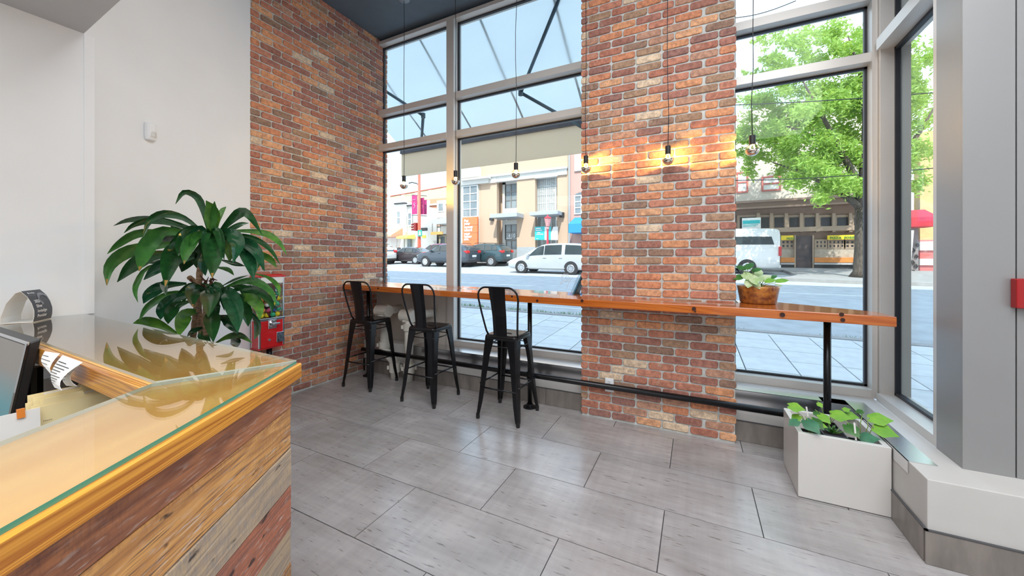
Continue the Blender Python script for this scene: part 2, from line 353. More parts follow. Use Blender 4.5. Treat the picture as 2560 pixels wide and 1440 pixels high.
# brick: a handful of worn brick shapes shared by all
def brick_mesh(L, seed, D=.03):
    r = random.Random(seed); H = .0545
    b = MB()
    prof = []
    def ring(inset, y):
        pts = []
        for (sx, sz) in ((-1, -1), (1, -1), (1, 1), (-1, 1)):
            x = sx*(L/2-inset); z = sz*(H/2-inset); k = r.uniform(.006, .014)
            if (sx*sz) > 0: q = [(x-sx*k*0, z-sz*k), (x-sx*k, z)] 
            else: q = [(x-sx*k, z), (x, z-sz*k)]
            pts += [(p[0]+r.uniform(-.0018, .0018), y+r.uniform(-.0012, .0012), p[1]+r.uniform(-.0018, .0018)) for p in q]
        return pts
    def order(p): return sorted(p, key=lambda q: math.atan2(q[2]/H, q[0]/L))
    b.loft([order(ring(0, 0)), order(ring(0, -.006)), order(ring(.0035, -.0105))])
    me = bpy.data.meshes.new('brick'); me.from_pydata(b.v, [], b.f); me.materials.append(M['brick'])
    me.polygons.foreach_set('use_smooth', [False]*len(b.f)); me.update(); return me
BR = {}
def brick(L, v):
    k = (round(L, 3), v)
    if k not in BR: BR[k] = brick_mesh(L, v*31+int(L*1000))
    return BR[k]
CO, MODB, BL = .0667, .2032, .190
def lay(parent, width, place, rotz, rows, first):     # place(u, z) -> point on the mortar face; returns candidates
    out = []
    for r in range(rows):
        z = .012+CO*(r+.5)
        u = 0.; s = 0
        starts = []
        u = first(r)
        while u < width-.02:
            u1 = min(u+BL, width); u0 = max(u, 0)
            if u1-u0 > .03: out.append((u0, u1, z, r))
            u += MODB
    return out
def brickwork(parent, cand, place, rotz, limit=295):
    info = []
    for (u0, u1, z, r) in cand:
        p = place((u0+u1)/2, z); x, y, d = pix(p)
        vis = 0 < y < 1440
        info.append((-(1/d if vis else 1/(d+50)), u0, u1, z))
    info.sort()
    for i, (_, u0, u1, z) in enumerate(info[:limit]):
        L_ = round(u1-u0, 2) if u1-u0 < .19 else BL
        o = put('brick', brick(L_, R.randrange(5)), parent); p = place((u0+u1)/2, z)
        o.location = p; o.rotation_euler = (R.uniform(-.008, .008), R.uniform(-.012, .012), rotz+R.uniform(-.006, .006))
        if parent.name in ROOT: o.location = p
    rest = info[limit:]
    if rest:
        b = MB(); ca, sa = math.cos(rotz), math.sin(rotz)
        for (_, u0, u1, z) in rest:
            L_ = round(u1-u0, 2) if u1-u0 < .19 else BL; me = brick(L_, R.randrange(5)); p = place((u0+u1)/2, z)
            b.add([(p[0]+v.co.x*ca-v.co.y*sa, p[1]+v.co.x*sa+v.co.y*ca, p[2]+v.co.z) for v in me.vertices], [tuple(q.vertices) for q in me.polygons])
        tag(b.build('brickwork', M['brickst'], parent), None, kind='stuff')
rows = int((CZ+.02)/CO)
ww = struct('wall_west', MB().box((XB-.25, YW-.003, 0), (XB-.006, 3.70, CZ+.1)), M['mortar'], 'exposed brick side wall behind the first stool, grey mortar joints')
cand = lay(ww, 3.70-YW, None, 0, rows, lambda r: (0 if r % 2 == 0 else -MODB/2)+random.Random(r).uniform(-.012, .012))
brickwork(ww, cand, lambda u, z: (XB-.006, YW+u, z), math.pi/2)
CX0, CX1 = -.915, .272
wn_ = struct('wall_north', MB().box((CX0+.006, YC+.006, 0), (CX1-.006, YG+.3, CZ+.1)), M['mortar'], 'brick pillar between the two front windows')
cand = []
for r in range(rows):
    z = .012+CO*(r+.5); u = 0; q = [.055] if r % 2 == 0 else [.150]
    if r % 7 == 3: q = [.055]
    segs = [(0, q[0])]; u = q[0]+.0125
    while u < CX1-CX0-.02:
        v = min(u+BL, CX1-CX0)
        if CX1-CX0-v < .035: v = CX1-CX0
        segs.append((u, v)); u = v+.0125
    cand += [(a, b, z, r) for a, b in segs if b-a > .02]
brickwork(wn_, cand, lambda u, z: (CX0+u, YC+.006, z), 0)

# ledge below the windows, stainless cover, tile skirting
LZ = .385
led = struct('trim_1', MB().prism([(XB, YL), (.948, YL), (.948, 2.355), (XR, 2.355), (XR, 2.56), (1.15, 2.56), (1.15, YF+.02), (XB, YF+.02)], 0, LZ), M['ledge'], 'low white ledge running under the windows and around the corner', 'ledge', bevel=.004)
MB().box((-2.95, YL-.004, .235), (CX0+.004, YL-.0005, LZ+.003)).box((-2.95, YL-.004, LZ+.0005), (CX0, YF-.03, LZ+.003)).build('apron_plate', M['steel'], led)
MB().box((CX1, YL-.004, .235), (.9475, YL-.0005, LZ+.003)).box((CX1, YL-.004, LZ+.0005), (.9475, YL+.12, LZ+.003)).build('apron_plate', M['steel'], led)
MB().box((.944, 2.518, .325), (.9475, YL, LZ+.003)).prism([(.944, 2.518), (1.052, 2.518), (1.052, 3.40), (.80, 3.40), (.80, YL-.004), (.944, YL-.004)], LZ+.0005, LZ+.003).build('apron_plate', M['steel'], led)
bb = struct('baseboard_north', MB().box((-4, YL-.010, 0), (-3.7, YL, .155)), M['basetile'], 'grey stone-look tile skirting under the ledge', 'baseboard')
def bt(a, b): MB().box(a, b).build('tile', M['basetile'], bb, bevel=.0015, seg=1)
x = XB
while x < CX0-.01: bt((x+.001, YL-.010, .001), (min(x+.61, CX0)-.001, YL-.001, .152)); x += .61
x = CX1
while x < .93: bt((x+.001, YL-.010, .001), (min(x+.305, .938)-.001, YL-.001, .152)); x += .305
for y in (2.365, 2.80): bt((.938, y, .001), (.947, min(y+.434, YL-.011), .152))
x = .938
while x < 2.6: bt((x+.001, 2.345, .001), (x+.909, 2.354, .152)); x += .91
MB().box((XB, YL-.012, .153), (CX0, YL, .158)).box((CX1, YL-.012, .153), (.936, YL, .158)).box((.936, 2.343, .153), (.948, YL, .158)).box((.936, 2.343, .153), (2.6, 2.355, .158)).build('cap_strip', M['grout'], bb)
kw = struct('wall_knee', MB().box((XB, YF-.03, LZ), (-2.63, YF+.06, 1.035)), mat('knee_panel', (.60, .56, .50), .5, var=.05, scale=4), 'beige panel below the bar behind the white pipes')

# windows
RAILS = [(3.269, 3.339), (2.821, 2.889)]
HZ = 4.197
def window(name, label, bays, x0, x1, mulls, head=HZ):
    w = thing(name, ((x0+x1)/2, YF, LZ), label, 'window', kind='structure')
    for (a, b) in mulls: MB().box((a, YF, LZ), (b, YG+.06, CZ-.04)).build('mullion', M['alu'], w, bevel=.0015, seg=1)
    for (a, b) in bays:
        for (z0, z1) in RAILS+[(LZ, .445), (head, CZ-.04)]:
            MB().box((a, YF, z0), (b, YG+.06, z1)).build('transom', M['alu'], w, bevel=.0015, seg=1)
        zs = [.445, RAILS[1][0], RAILS[1][1], RAILS[0][0], RAILS[0][1], head]
        for z0, z1 in zip(zs[0::2], zs[1::2]):
            g = .016; b_ = MB()
            for p, q in (((a, z0), (b, z0+g)), ((a, z1-g), (b, z1)), ((a, z0), (a+g, z1)), ((b-g, z0), (b, z1))): b_.box((p[0], YG-.016, p[1]), (q[0], YG+.012, q[1]))
            b_.build('gasket', M['gasket'], w)
            MB().box((a+.004, YG-.003, z0+.004), (b-.004, YG+.003, z1-.004)).build('pane', M['glass'], w)
    return w
w1 = window('window_1', 'tall front window with narrow and wide bays left of the brick pillar', [(XB+.0, -2.63), (-2.525, CX0+.02)], XB, CX0, [(-2.63, -2.525)])
w2 = window('window_2', 'tall front window right of the brick pillar, tree in view', [(CX1+.014, 1.14)], CX1, 1.17, [(CX1-.01, CX1+.014)])
MB().box((1.14, YF, LZ), (1.172, YG+.06, CZ)).build('mullion', M['alu'], w2, bevel=.0015, seg=1)
MB().box((XB, YF+.05, 4.20), (1.1, YF+.09, CZ+.02)).build('head_strip', M['gasket'], w1)
# side window in the return wall
w3 = thing('window_3', (1.2, 3.1, LZ), 'narrow side window in the return wall past the bar end', 'window', kind='structure')
MB().box((1.173, 3.50, LZ), (1.33, YG+.06, CZ)).build('mullion', M['alu'], w3)
MB().box((1.15, 2.765, LZ), (1.33, 2.80, CZ)).build('mullion', M['alu'], w3)
for z0, z1 in [(3.33, 3.40), (2.873, 2.951), (LZ, .44), (HZ, CZ)]: MB().box((1.15, 2.80, z0), (1.32, 3.50, z1)).build('transom', M['alu'], w3)
for z0, z1 in [(.44, 2.873), (2.951, 3.33), (3.40, HZ)]:
    b_ = MB()
    for p, q in (((2.80, z0), (3.50, z0+.02)), ((2.80, z1-.02), (3.50, z1)), ((2.80, z0), (2.82, z1)), ((3.485, z0), (3.50, z1))): b_.box((1.245, p[0], p[1]), (1.275, q[0], q[1]))
    b_.build('gasket', M['gasket'], w3)
    MB().box((1.257, 2.805, z0+.005), (1.263, 3.495, z1-.005)).build('pane', M['glass'], w3)
we = thing('wall_east', (1.3, 2.6, LZ), 'brushed metal panel wall right of the side window', 'wall', kind='structure')
MB().box((1.16, 2.56, LZ), (1.34, 2.762, CZ)).box((1.16, 2.558, LZ), (XR, 2.75, CZ)).build('backing', M['gasket'], we)
MB().box((1.146, 2.5575, LZ), (1.159, 2.760, CZ)).build('panel', M['panel'], we)
for a, b in ((1.146, 1.314), (1.319, 2.2), (2.205, XR)): MB().box((a, 2.545, LZ), (b, 2.557, CZ)).build('panel', M['panel'], we)

# ------------------------------------------------------------------ window bar
def bz(x, y=0): return 1.062+(max(0, -.9-x))*.0125-(max(0, x-.27))*.006
bar = thing('bar_counter', (-1.35, 3.1, 0), 'long varnished orange wood window bar on black pipe posts with a foot rail', 'counter')
slab = MB().prism([(XB+.004, 2.99), (-.9, 2.945), (.272, 2.92), (1.037, 2.885), (1.03, 3.12), (.56, 3.45), (.284, 3.45), (.284, YC-.006), (CX0-.008, YC-.006), (CX0-.008, YF-.012), (XB+.004, YF-.012)],
    lambda x, y: bz(x)-.058, lambda x, y: bz(x)).build('slab', M['bar'], bar, bevel=.004, seg=2)
M['knot'] = mat('knot', (.05, .012, .006), .4, var=.5, scale=60)
for (px, py, rx) in ((945, 721, .011), (1052, 727, .007), (1280, 741, .010), (1343, 752, .012), (1455, 752, .013), (1735, 772, .014), (1738, 779, .006), (1956, 787, .015), (2104, 786, .012), (2107, 800, .012)):
    p = at(px, py, 2.9); 
    yf = 2.99+(p.x-XB)*(2.945-2.99)/(-.9-XB) if p.x < -.9 else 2.945+(p.x+.9)*(2.885-2.945)/1.937
    p = at(px, py, yf-.001)
    MB().lathe([(rx, -.0006), (rx*.9, .0012), (0.0005, .0012)], p, 10, axis='Y').build('knot', M['knot'], bar)
PY = 3.174
for px, zt in ((-3.50, bz(-3.5)), (-1.395, bz(-1.395)), (.795, bz(.795))):
    po = MB().tube([(px, PY, .01), (px, PY, zt-.058)], .021, 14).build('post', M['black'], bar, smooth=True)
    MB().lathe([(.001, 0), (.062, 0), (.062, .008), (.034, .012), (.030, .035), (.022, .037)], (px, PY, 0.0005), 20).build('flange', M['black'], po, smooth=False)
    MB().lathe([(.022, zt-.075), (.055, zt-.066), (.055, zt-.0585), (.001, zt-.0585)], (px, PY, 0), 18).build('flange', M['black'], po)
    MB().lathe([(.029, .27), (.031, .275), (.031, .335), (.029, .34)], (px, PY, 0), 14).build('tee_joint', M['black'], po, smooth=True)
MB().tube([(-3.60, PY, .305), (.82, PY, .305)], .0245, 14).build('foot_rail', M['black'], bar, smooth=True)

# ------------------------------------------------------------------ stools (seat .73 m, splayed sheet-metal legs)
st = thing('bar_stool', (0, 0, 0), '', 'stool', 'metal stools along the window bar')
def rsq(h, r, z, n=4, cy=0):
    pts = []
    for q, (sx, sy) in enumerate(((1, 1), (-1, 1), (-1, -1), (1, -1))):
        for k in range(n+1):
            a = math.pi/2*(q+k/n); pts.append((sx*(h-r)+r*math.cos(a), cy+sy*(h-r)+r*math.sin(a), z))
    return pts
MB().loft([rsq(.150, .035, .690), rsq(.157, .035, .694), rsq(.157, .035, .722), rsq(.150, .034, .731), rsq(.10, .03, .727), rsq(.03, .02, .726)]).build('seat', M['black'], st, smooth=True)
ss = st.children[0]
MB().ext([(-.032, .7275), (.032, .7275), (.036, .729), (.032, .7305), (-.032, .7305), (-.036, .729)], -.006, .006).build('hand_slot', M['rubber'], ss)
for sx in (-1, 1):
    for sy in (-1, 1):
        rings = []
        for z, c, w in ((.716, .153, .092), (.66, .158, .088), (.56, .166, .070), (.36, .181, .056), (.16, .197, .046), (.055, .208, .036), (.03, .2105, .030)):
            cy = c if sy < 0 else c*1.0
            rings.append([(sx*(c+dx), sy*(cy+dy), z) for dx, dy in ((-w, 0), (-.014, 0), (-.004, -.004), (0, -.014), (0, -w), (-.007, -w), (-.007, -.02), (-.02, -.007), (-w, -.007))])
        lg = MB().loft(rings).build('leg', M['black'], st)
        c = .2105
        MB().lathe([(.001, 0), (.015, 0), (.016, .004), (.0165, .045), (.001, .045)], (sx*(c-.014), sy*(c-.014), 0), 10).build('rubber_foot', M['rubber'], lg)
zs_ = .285
for a, b, z in (((-.175, -.185), (.175, -.185), .275), ((-.175, .185), (.175, .185), .275), ((-.185, -.175), (-.185, .175), .305), ((.185, -.175), (.185, .175), .305)):
    MB().tube([(*a, z), (*b, z)], .0075, 8).build('footrest', M['black'], st, smooth=True)
for a, b in (((-.155, -.155), (.155, -.155)), ((-.155, .155), (.155, .155)), ((-.155, -.155), (-.155, .155)), ((.155, -.155), (.155, .155))):
    MB().tube([(*a, .635), (*b, .635)], .005, 6).build('brace', M['black'], st, smooth=True)
hp = []
def by(z): return -.125-(z-.72)*.20
for sx in (-1, 1):
    side = [(sx*(.148+(z-.715)*.14), by(z)+(.03 if z < .72 else .012*max(0, (.9-z)/.18)), z) for z in (.715, .76, .84, .92, 1.0, 1.05)]
    cx, cz, r_ = .195-.085, 1.065, .085
    for k in range(1, 7):
        a = math.pi/2*k/6; side.append((sx*(cx+r_*math.cos(a)), by(1.07+.08*math.sin(a)), cz+r_*math.sin(a)))
    hp = side if sx < 0 else hp+side[::-1]
MB().tube(hp, .0085, 8).build('back_frame', M['black'], st, smooth=True)
rings = []
for z, w in ((.722, .066), (.78, .066), (.9, .068), (1.02, .072), (1.10, .077), (1.145, .080)):
    y = by(z)-.004-(.02 if z < .75 else .012 if z < .8 else 0)
    rings.append([(-w, y, z), (-w*.5, y-.006, z), (w*.5, y-.006, z), (w, y, z), (w, y+.003, z), (-w, y+.003, z)])
MB().loft(rings).build('backrest', M['black'], st)
SP = [(-3.255, 2.985, .03, 'black metal bar stool beside the brick side wall'), (-2.378, 2.945, .0, 'black metal bar stool in front of the white pipes, between the other two'), (-1.505, 2.945, -.02, 'black metal bar stool in front of the wide window, nearest the brick pillar')]
for i, (x, y, a, lb) in enumerate(SP):
    if i == 0: st.location = (x, y, 0); st.rotation_euler = (0, 0, a); st['label'] = lb
    else: dup(st, (x, y, 0), lb, a)

# ------------------------------------------------------------------ pendants: half-silvered globe bulbs
M['bulbglass'] = glass('bulb_glass', (1, .93, .80), .8)
M['silver'] = mat('bulb_silvering', (.80, .72, .62), .06, 1., var=.05)
M['fil'] = emit('filament', (1, .74, .34), 60)
PEN = [(1010, 460, 'bare-bulb pendant lamp farthest from the pillar, hung before the narrow window bay'), (1139, 449, 'bare-bulb pendant lamp hung before the window mullion'),
       (1290, 432, 'bare-bulb pendant lamp hung in the middle of the wide window bay'), (1465, 417, 'bare-bulb pendant lamp at the edge of the brick pillar by the wide window'),
       (1670, 395, 'bare-bulb pendant lamp in front of the middle of the brick pillar'), (1881, 372, 'bare-bulb pendant lamp hung before the window with the tree')]
for i, (px, py, lb) in enumerate(PEN):
    p = at(px, py+3, 3.12); r = .0445; x, y, z = p
    t = thing('pendant_lamp', (x, y, CZ), lb, 'lamp', 'bulb pendants over the window bar')
    MB().lathe([(.001, CZ-.001), (.062, CZ-.001), (.060, CZ-.016), (.012, CZ-.026), (.001, CZ-.026)], (x, y, 0), 24).build('canopy', mat('canopy_paint', (.28, .33, .38), .5, var=.05) if i == 0 else bpy.data.materials['canopy_paint'], t, smooth=True)
    rr = random.Random(i); pts = []
    for k in range(9): 
        f = k/8; pts.append((x+(rr.uniform(-.006, .006) if 0 < k < 8 else 0), y, CZ-.02+(z+.10-CZ+.02)*f))
    MB().tube(pts, .0028, 6).build('cord', M['blackpl'], t, smooth=True)
    MB().lathe([(.001, z+.103), (.019, z+.103), (.0205, z+.100), (.0205, z+.040), (.017, z+.036), (.001, z+.036)], (x, y, 0), 16).build('socket', M['blackpl'], t)
    up = [(r*math.cos(a), z+r*math.sin(a)) for a in [math.pi/2*k/7*.86 for k in range(8)]]
    bu = MB().lathe(up+[(.014, z+.040)], (x, y, 0), 18).build('bulb', M['bulbglass'], t, smooth=True)
    dn = [(max(.0005, r*math.cos(a)), z-r*math.sin(a)) for a in [math.pi/2*k/7 for k in range(8)]]
    MB().lathe(dn, (x, y, 0), 18).build('silver_cap', M['silver'], bu, smooth=True)
    MB().tube([(x-.009, y, z+.034), (x-.014, y, z+.012), (x, y, z+.002), (x+.014, y, z+.012), (x+.009, y, z+.034)], .0036, 6).build('filament', M['fil'], bu)
    light('bulb_light', 'POINT', (x, y, z+.020), 9, (1, .62, .14), .004)

# ------------------------------------------------------------------ small fittings
od = thing('wall_outlet', (-.664, YC-.006, .31), 'white double wall outlet low on the brick pillar behind the foot rail', 'outlet')
MB().box((-.702, YC-.016, .248), (-.628, YC-.008, .366)).build('plate', M['white'], od, bevel=.003)
for z in (.335, .280):
    s = MB().box((-.682, YC-.019, z-.016), (-.648, YC-.0155, z+.016)).build('socket', M['white'], od, bevel=.004)
    MB().box((-.673, YC-.0196, z-.002), (-.671, YC-.0188, z+.009)).box((-.660, YC-.0196, z-.002), (-.658, YC-.0188, z+.008)).box((-.668, YC-.0196, z-.011), (-.662, YC-.0188, z-.006)).build('slot', M['ink'], s)
fa = thing('fire_alarm', (1.36, 2.545, 1.235), 'dark red alarm box on the metal panel wall', 'alarm')
MB().box((1.298, 2.505, 1.168), (1.43, 2.5445, 1.302)).build('housing', M['redbox'], fa, bevel=.004)
MB().box((1.342, 2.497, 1.160), (1.43, 2.5048, 1.294)).build('cover', M['redbox'], fa, bevel=.003)
# motion detector on the angled white wall
wd = (Vector((P2[0], P2[1], 0))-Vector((P1[0], P1[1], 0))).normalized(); wnrm = Vector((wd.y, -wd.x, 0))

def wallpt(px, zc):                     # point of the angled wall under a pixel
    t = (px-1280)/F; a = Vector((cs*t+sn, -sn*t+cs)); k = Vector((P1[0], P1[1]))
    den = a.x*wd.y-a.y*wd.x; s = (k.x*wd.y-k.y*wd.x)/den
    return a*s, s
q, dd = wallpt(372, 0); zc = CH-(330-Y0)/F*dd
md = thing('motion_detector', (q.x, q.y, zc), 'small white motion detector high on the white wall', 'detector')
def wp(u, n, z): return Vector((q.x, q.y, zc))+wd*u+wnrm*n+Vector((0, 0, z))
rings = []
for z, wv, dv in ((-.062, .022, .018), (-.056, .030, .030), (-.03, .033, .038), (.02, .034, .042), (.05, .033, .040), (.058, .028, .034)):
    rings.append([wp(u, n, z) for u, n in ((-wv, 0.001), (wv, 0.001), (wv, dv*.6), (wv*.75, dv*.9), (0, dv), (-wv*.75, dv*.9), (-wv, dv*.6))])
MB().loft(rings).build('housing', M['white'], md, smooth=False, bevel=.003)
MB().loft([[wp(u, n, z) for u, n in ((-.02, .036), (0, .0435), (.02, .036), (.02, .03), (-.02, .03))] for z in (-.035, .0)]).build('lens', mat('milky_lens', (.7, .7, .68), .25, var=.03), md)

# fire-service pipes below the bar
def pipework(name, lb, path, r, cps, cap):
    t = thing(name, path[-1], lb, 'pipe')
    MB().tube(path, r, 16).build('pipe', M['pipe'], t, smooth=True)
    for a, b, rr in cps: 
        c = MB().tube([a, b], rr, 16).build('coupling', M['pipe'], t, smooth=False)
        a, b = Vector(a), Vector(b); d = (b-a).normalized(); side = d.orthogonal().normalized()
        for s in (-1, 1): MB().tube([(a+b)/2+side*s*(rr+.012)-d*.02, (a+b)/2+side*s*(rr+.012)+d*.02], .014, 8).build('bolt', M['pipe'], c)
    return t
pipework('standpipe', 'white painted pipe with an offset elbow behind the stool by the brick wall', [(-3.30, YF-.031, .775), (-3.30, 3.26, .775), (-3.305, 3.235, .755), (-3.305, 3.235, .36), (-3.28, 3.235, .30), (-3.17, 3.235, .21), (-3.14, 3.235, .16), (-3.14, 3.235, .002)], .05,
    [((-3.42, 3.245, .775), (-3.24, 3.245, .775), .072), ((-3.305, 3.235, .42), (-3.305, 3.235, .34), .064), ((-3.14, 3.235, .19), (-3.14, 3.235, .08), .062)], 0)
pipework('standpipe', 'straight white painted pipe with a tee top behind the middle stool', [(-2.78, YF-.031, .755), (-2.9, 3.30, .755), (-2.93, 3.24, .73), (-2.93, 3.24, .002)], .05,
    [((-3.03, 3.24, .745), (-2.86, 3.24, .745), .070), ((-2.93, 3.24, .66), (-2.93, 3.24, .58), .063), ((-2.93, 3.24, .20), (-2.93, 3.24, .09), .062)], 0)

# clear card holder at the far end of the bar, card stand by the pillar
zb = bz(-3.55)
ah = thing('card_holder', (-3.50, 3.42, zb), 'small clear acrylic box holding a white rose at the far end of the bar', 'holder')
MB().box((-3.60, 3.40, zb+.0005), (-3.44, 3.46, zb+.008)).build('base', M['clear'], ah)
MB().box((-3.60, 3.40, zb+.008), (-3.595, 3.46, zb+.085)).box((-3.445, 3.40, zb+.008), (-3.44, 3.46, zb+.085)).box((-3.595, 3.40, zb+.008), (-3.445, 3.404, zb+.085)).box((-3.595, 3.456, zb+.008), (-3.445, 3.46, zb+.085)).build('sides', M['clear'], ah)
MB().lathe([(.002, zb+.012), (.016, zb+.02), (.024, zb+.04), (.020, zb+.058), (.006, zb+.062)], (-3.565, 3.43, 0), 9).build('rose', M['paper'], ah)
MB().tube([(-3.49, 3.43, zb+.01), (-3.482, 3.43, zb+.07)], .0025, 5).build('pen', M['ink'], ah)
zb = bz(-.95)
ch = thing('card_stand', (-.97, 3.40, zb), 'slanted dark blue card in a clear stand against the brick pillar', 'sign')
def slant(b, x0, x1, y, h, lean, th, m): 
    b.add([(x0, y, zb+.002), (x1, y, zb+.002), (x1, y+th, zb+.002), (x0, y+th, zb+.002), (x0+lean, y+.02, zb+h), (x1+lean, y+.02, zb+h), (x1+lean, y+.02+th, zb+h), (x0+lean, y+.02+th, zb+h)], [(0, 3, 2, 1), (4, 5, 6, 7), (0, 1, 5, 4), (1, 2, 6, 5), (2, 3, 7, 6), (3, 0, 4, 7)], m)
    return b
slant(MB(), -1.03, -1.015, 3.33, .20, .085, .16, 0).build('card', mat('blue_card', (.06, .20, .30), .25, var=.5, scale=9), ch)
slant(MB(), -1.012, -1.007, 3.33, .20, .085, .16, 0).build('backing', M['blackpl'], ch)
slant(MB(), -1.052, -1.049, 3.32, .21, .085, .18, 0).box((-1.06, 3.32, zb+.0005), (-.93, 3.50, zb+.004)).build('stand', M['clear'], ch)
# scratched tag on the pane
def cu(pts): return [at(x, y, YG-.004) for x, y in pts]
gb = MB()
for pts in ([(1405, 693), (1412, 688), (1420, 689), (1424, 696), (1418, 703), (1410, 704), (1405, 699), (1404, 690), (1410, 684), (1421, 686)], [(1410, 700), (1416, 690), (1415, 699), (1420, 698)], [(1400, 708), (1407, 702), (1420, 703), (1434, 704), (1440, 700)], [(1424, 703), (1431, 695), (1436, 696)], [(1416, 722), (1420, 711), (1424, 702)], [(1400, 710), (1404, 705), (1409, 708), (1402, 710)]):
    gb.tube(cu(pts), .0022, 4)
tag(gb.build('scratched_tag', M['whiteink']), 'white looping tag scratched on the window glass above the bar by the pillar', 'graffiti')

# ------------------------------------------------------------------ planter box with seedlings
PX0, PX1, PY0, PY1, PH = .536, .941, 2.674, 3.075, .378
M['planter'] = mat('planter_lacquer', (.68, .66, .63), .3, var=.03, scale=3)
pl = thing('planter_box', ((PX0+PX1)/2, (PY0+PY1)/2, 0), 'square white planter box on the floor under the bar end', 'planter')
b = MB(); w_ = .028
o_ = [(PX0, PY0), (PX1, PY0), (PX1, PY1), (PX0, PY1)]; i_ = [(PX0+w_, PY0+w_), (PX1-w_, PY0+w_), (PX1-w_, PY1-w_), (PX0+w_, PY1-w_)]
b.loft([[(x, y, .004) for x, y in o_], [(x, y, PH) for x, y in o_], [(x, y, PH) for x, y in i_], [(x, y, .20) for x, y in i_]]).build('box', M['planter'], pl, bevel=.003)
MB().box((PX0+.012, PY0+.012, .0005), (PX1-.012, PY1-.012, .0036)).build('base', M['blackpl'], pl)
def lf_mat(n, c, c2, rough=.35): 
    m = mat(n, c, rough, var=.3, scale=22, col2=c2, spec=.5); b = m.node_tree.nodes['Principled BSDF']
    b.inputs['Subsurface Weight'].default_value = .0; return m
LM = {'bright': lf_mat('leaf_bright', (.22, .46, .04), (.13, .34, .03), .45), 'mid': lf_mat('leaf_mid', (.05, .18, .03), (.025, .11, .02), .35), 'teal': lf_mat('leaf_teal', (.05, .20, .10), (.03, .13, .07), .4),
      'dark': lf_mat('leaf_dark', (.016, .08, .018), (.008, .045, .012), .22), 'glossy': lf_mat('leaf_glossy', (.016, .085, .035), (.008, .05, .02), .15), 'lime': lf_mat('leaf_lime', (.10, .25, .03), (.03, .12, .02), .3),
      'pale': lf_mat('leaf_pale', (.55, .62, .38), (.28, .45, .16), .45), 'brown': mat('leaf_tip_brown', (.42, .22, .05), .6, var=.4, scale=30), 'stem': lf_mat('stem_green', (.30, .42, .12), (.20, .32, .06), .5)}
def broad(parent, c, size, tip, nrm, m, lobed=True, name='leaf', cup=.12, asp=.85):    # broad leaf blade as a fan with midrib fold
    c = Vector(c); n = Vector(nrm).normalized(); t = Vector(tip); t = (t-n*t.dot(n)).normalized(); s = t.cross(n)
    N = 16; ring = []; b = MB()
    for k in range(N):
        a = 2*math.pi*k/N; r = .5*(1+.22*math.cos(a)-.16*math.cos(2*a+.4)*0)
        if lobed: r *= 1+.10*math.cos(5*a)
        if k == 0: r *= 1.18
        if k == N//2: r *= .72
        u, v = r*math.cos(a), r*math.sin(a)*asp
        ring.append(c+t*(u*size)+s*(v*size)+n*(-cup*size*(u*u*1.6+abs(v)*.5)))
    mid = c+n*.02*size
    b.add([mid]+ring, [(0, k+1, (k+1) % N+1) for k in range(N)])
    return b.build(name, m, parent, smooth=True)
V3 = Vector
VIEW = lambda p: (V3((0, 0, CH))-p).normalized()
def nursery(lb, x, y, sz, zt, mk):
    t = thing('nursery_pot', (x, y, .2005), lb, 'pot', 'seedling pots in the planter box')
    h = sz/2; k = h*.82
    MB().loft([[(x-k, y-k, .2005), (x+k, y-k, .2005), (x+k, y+k, .2005), (x-k, y+k, .2005)], [(x-h, y-h, zt), (x+h, y-h, zt), (x+h, y+h, zt), (x-h, y+h, zt)], [(x-h+.005, y-h+.005, zt), (x+h-.005, y-h+.005, zt), (x+h-.005, y+h-.005, zt), (x-h+.005, y+h-.005, zt)], [(x-k, y-k, zt-.03), (x+k, y-k, zt-.03), (x+k, y+k, zt-.03), (x-k, y+k, zt-.03)]]).build('pot', mk, t)
    MB().box((x-h+.008, y-h+.008, zt-.04), (x+h-.008, y+h-.008, zt-.022)).build('soil', M['soil'], t)
    return t
n1 = nursery('black seedling pot in the planter corner nearest the pillar, leafy vine spilling over the rim', .625, 2.79, .10, .345, M['blackpl'])
n2 = nursery('grey square pot with a small spiky succulent in the middle of the planter', .735, 2.835, .115, .355, mat('grey_pot', (.10, .105, .12), .5, var=.2))
n3 = nursery('black seedling pot in the planter nearest the side window, tall vine with two big leaves', .850, 2.80, .10, .335, M['blackpl'])
n4 = nursery('black seedling pot at the back of the planter with bright upright leaves', .74, 2.975, .11, .345, M['blackpl'])
def seed(parent, base, z0, items, m=None):
    for (zx, zy, d, s, tx, ty, mt) in items:          # zoom coords of the crop (1820,900), 4.235x
        c = atd(1820+zx/4.235, 900+zy/4.235, d)
        rt = V3((cs, -sn, 0)); tip = rt*tx+V3((0, 0, 1))*ty+VIEW(c)*.25
        nn = VIEW(c)*.75+V3((0, 0, 1))*.8
        lf = broad(parent, c, s*.80, tip, nn, LM[mt])
        MB().tube([V3((base[0], base[1], z0)), (V3((base[0], base[1], z0))+c)/2+V3((0, 0, .03)), c-tip.normalized()*s*.35], .0022, 5).build('stem', LM['stem'], parent, smooth=True)
D1 = pix((.62, 2.79, .4))[2]; D2 = pix((.735, 2.83, .4))[2]; D3 = pix((.85, 2.80, .4))[2]; D4 = pix((.74, 2.97, .4))[2]
seed(n1, (.625, 2.79), .325, [(690, 492, D1, .095, .6, -.3, 'bright'), (735, 600, D1, .07, -.7, -.1, 'bright'), (715, 655, D1-.05, .075, -1, -.2, 'teal'), (860, 670, D1-.07, .115, .4, -.7, 'teal'), (915, 650, D1-.03, .095, .5, -.8, 'mid'), (985, 690, D1-.04, .05, .7, -.5, 'bright')])
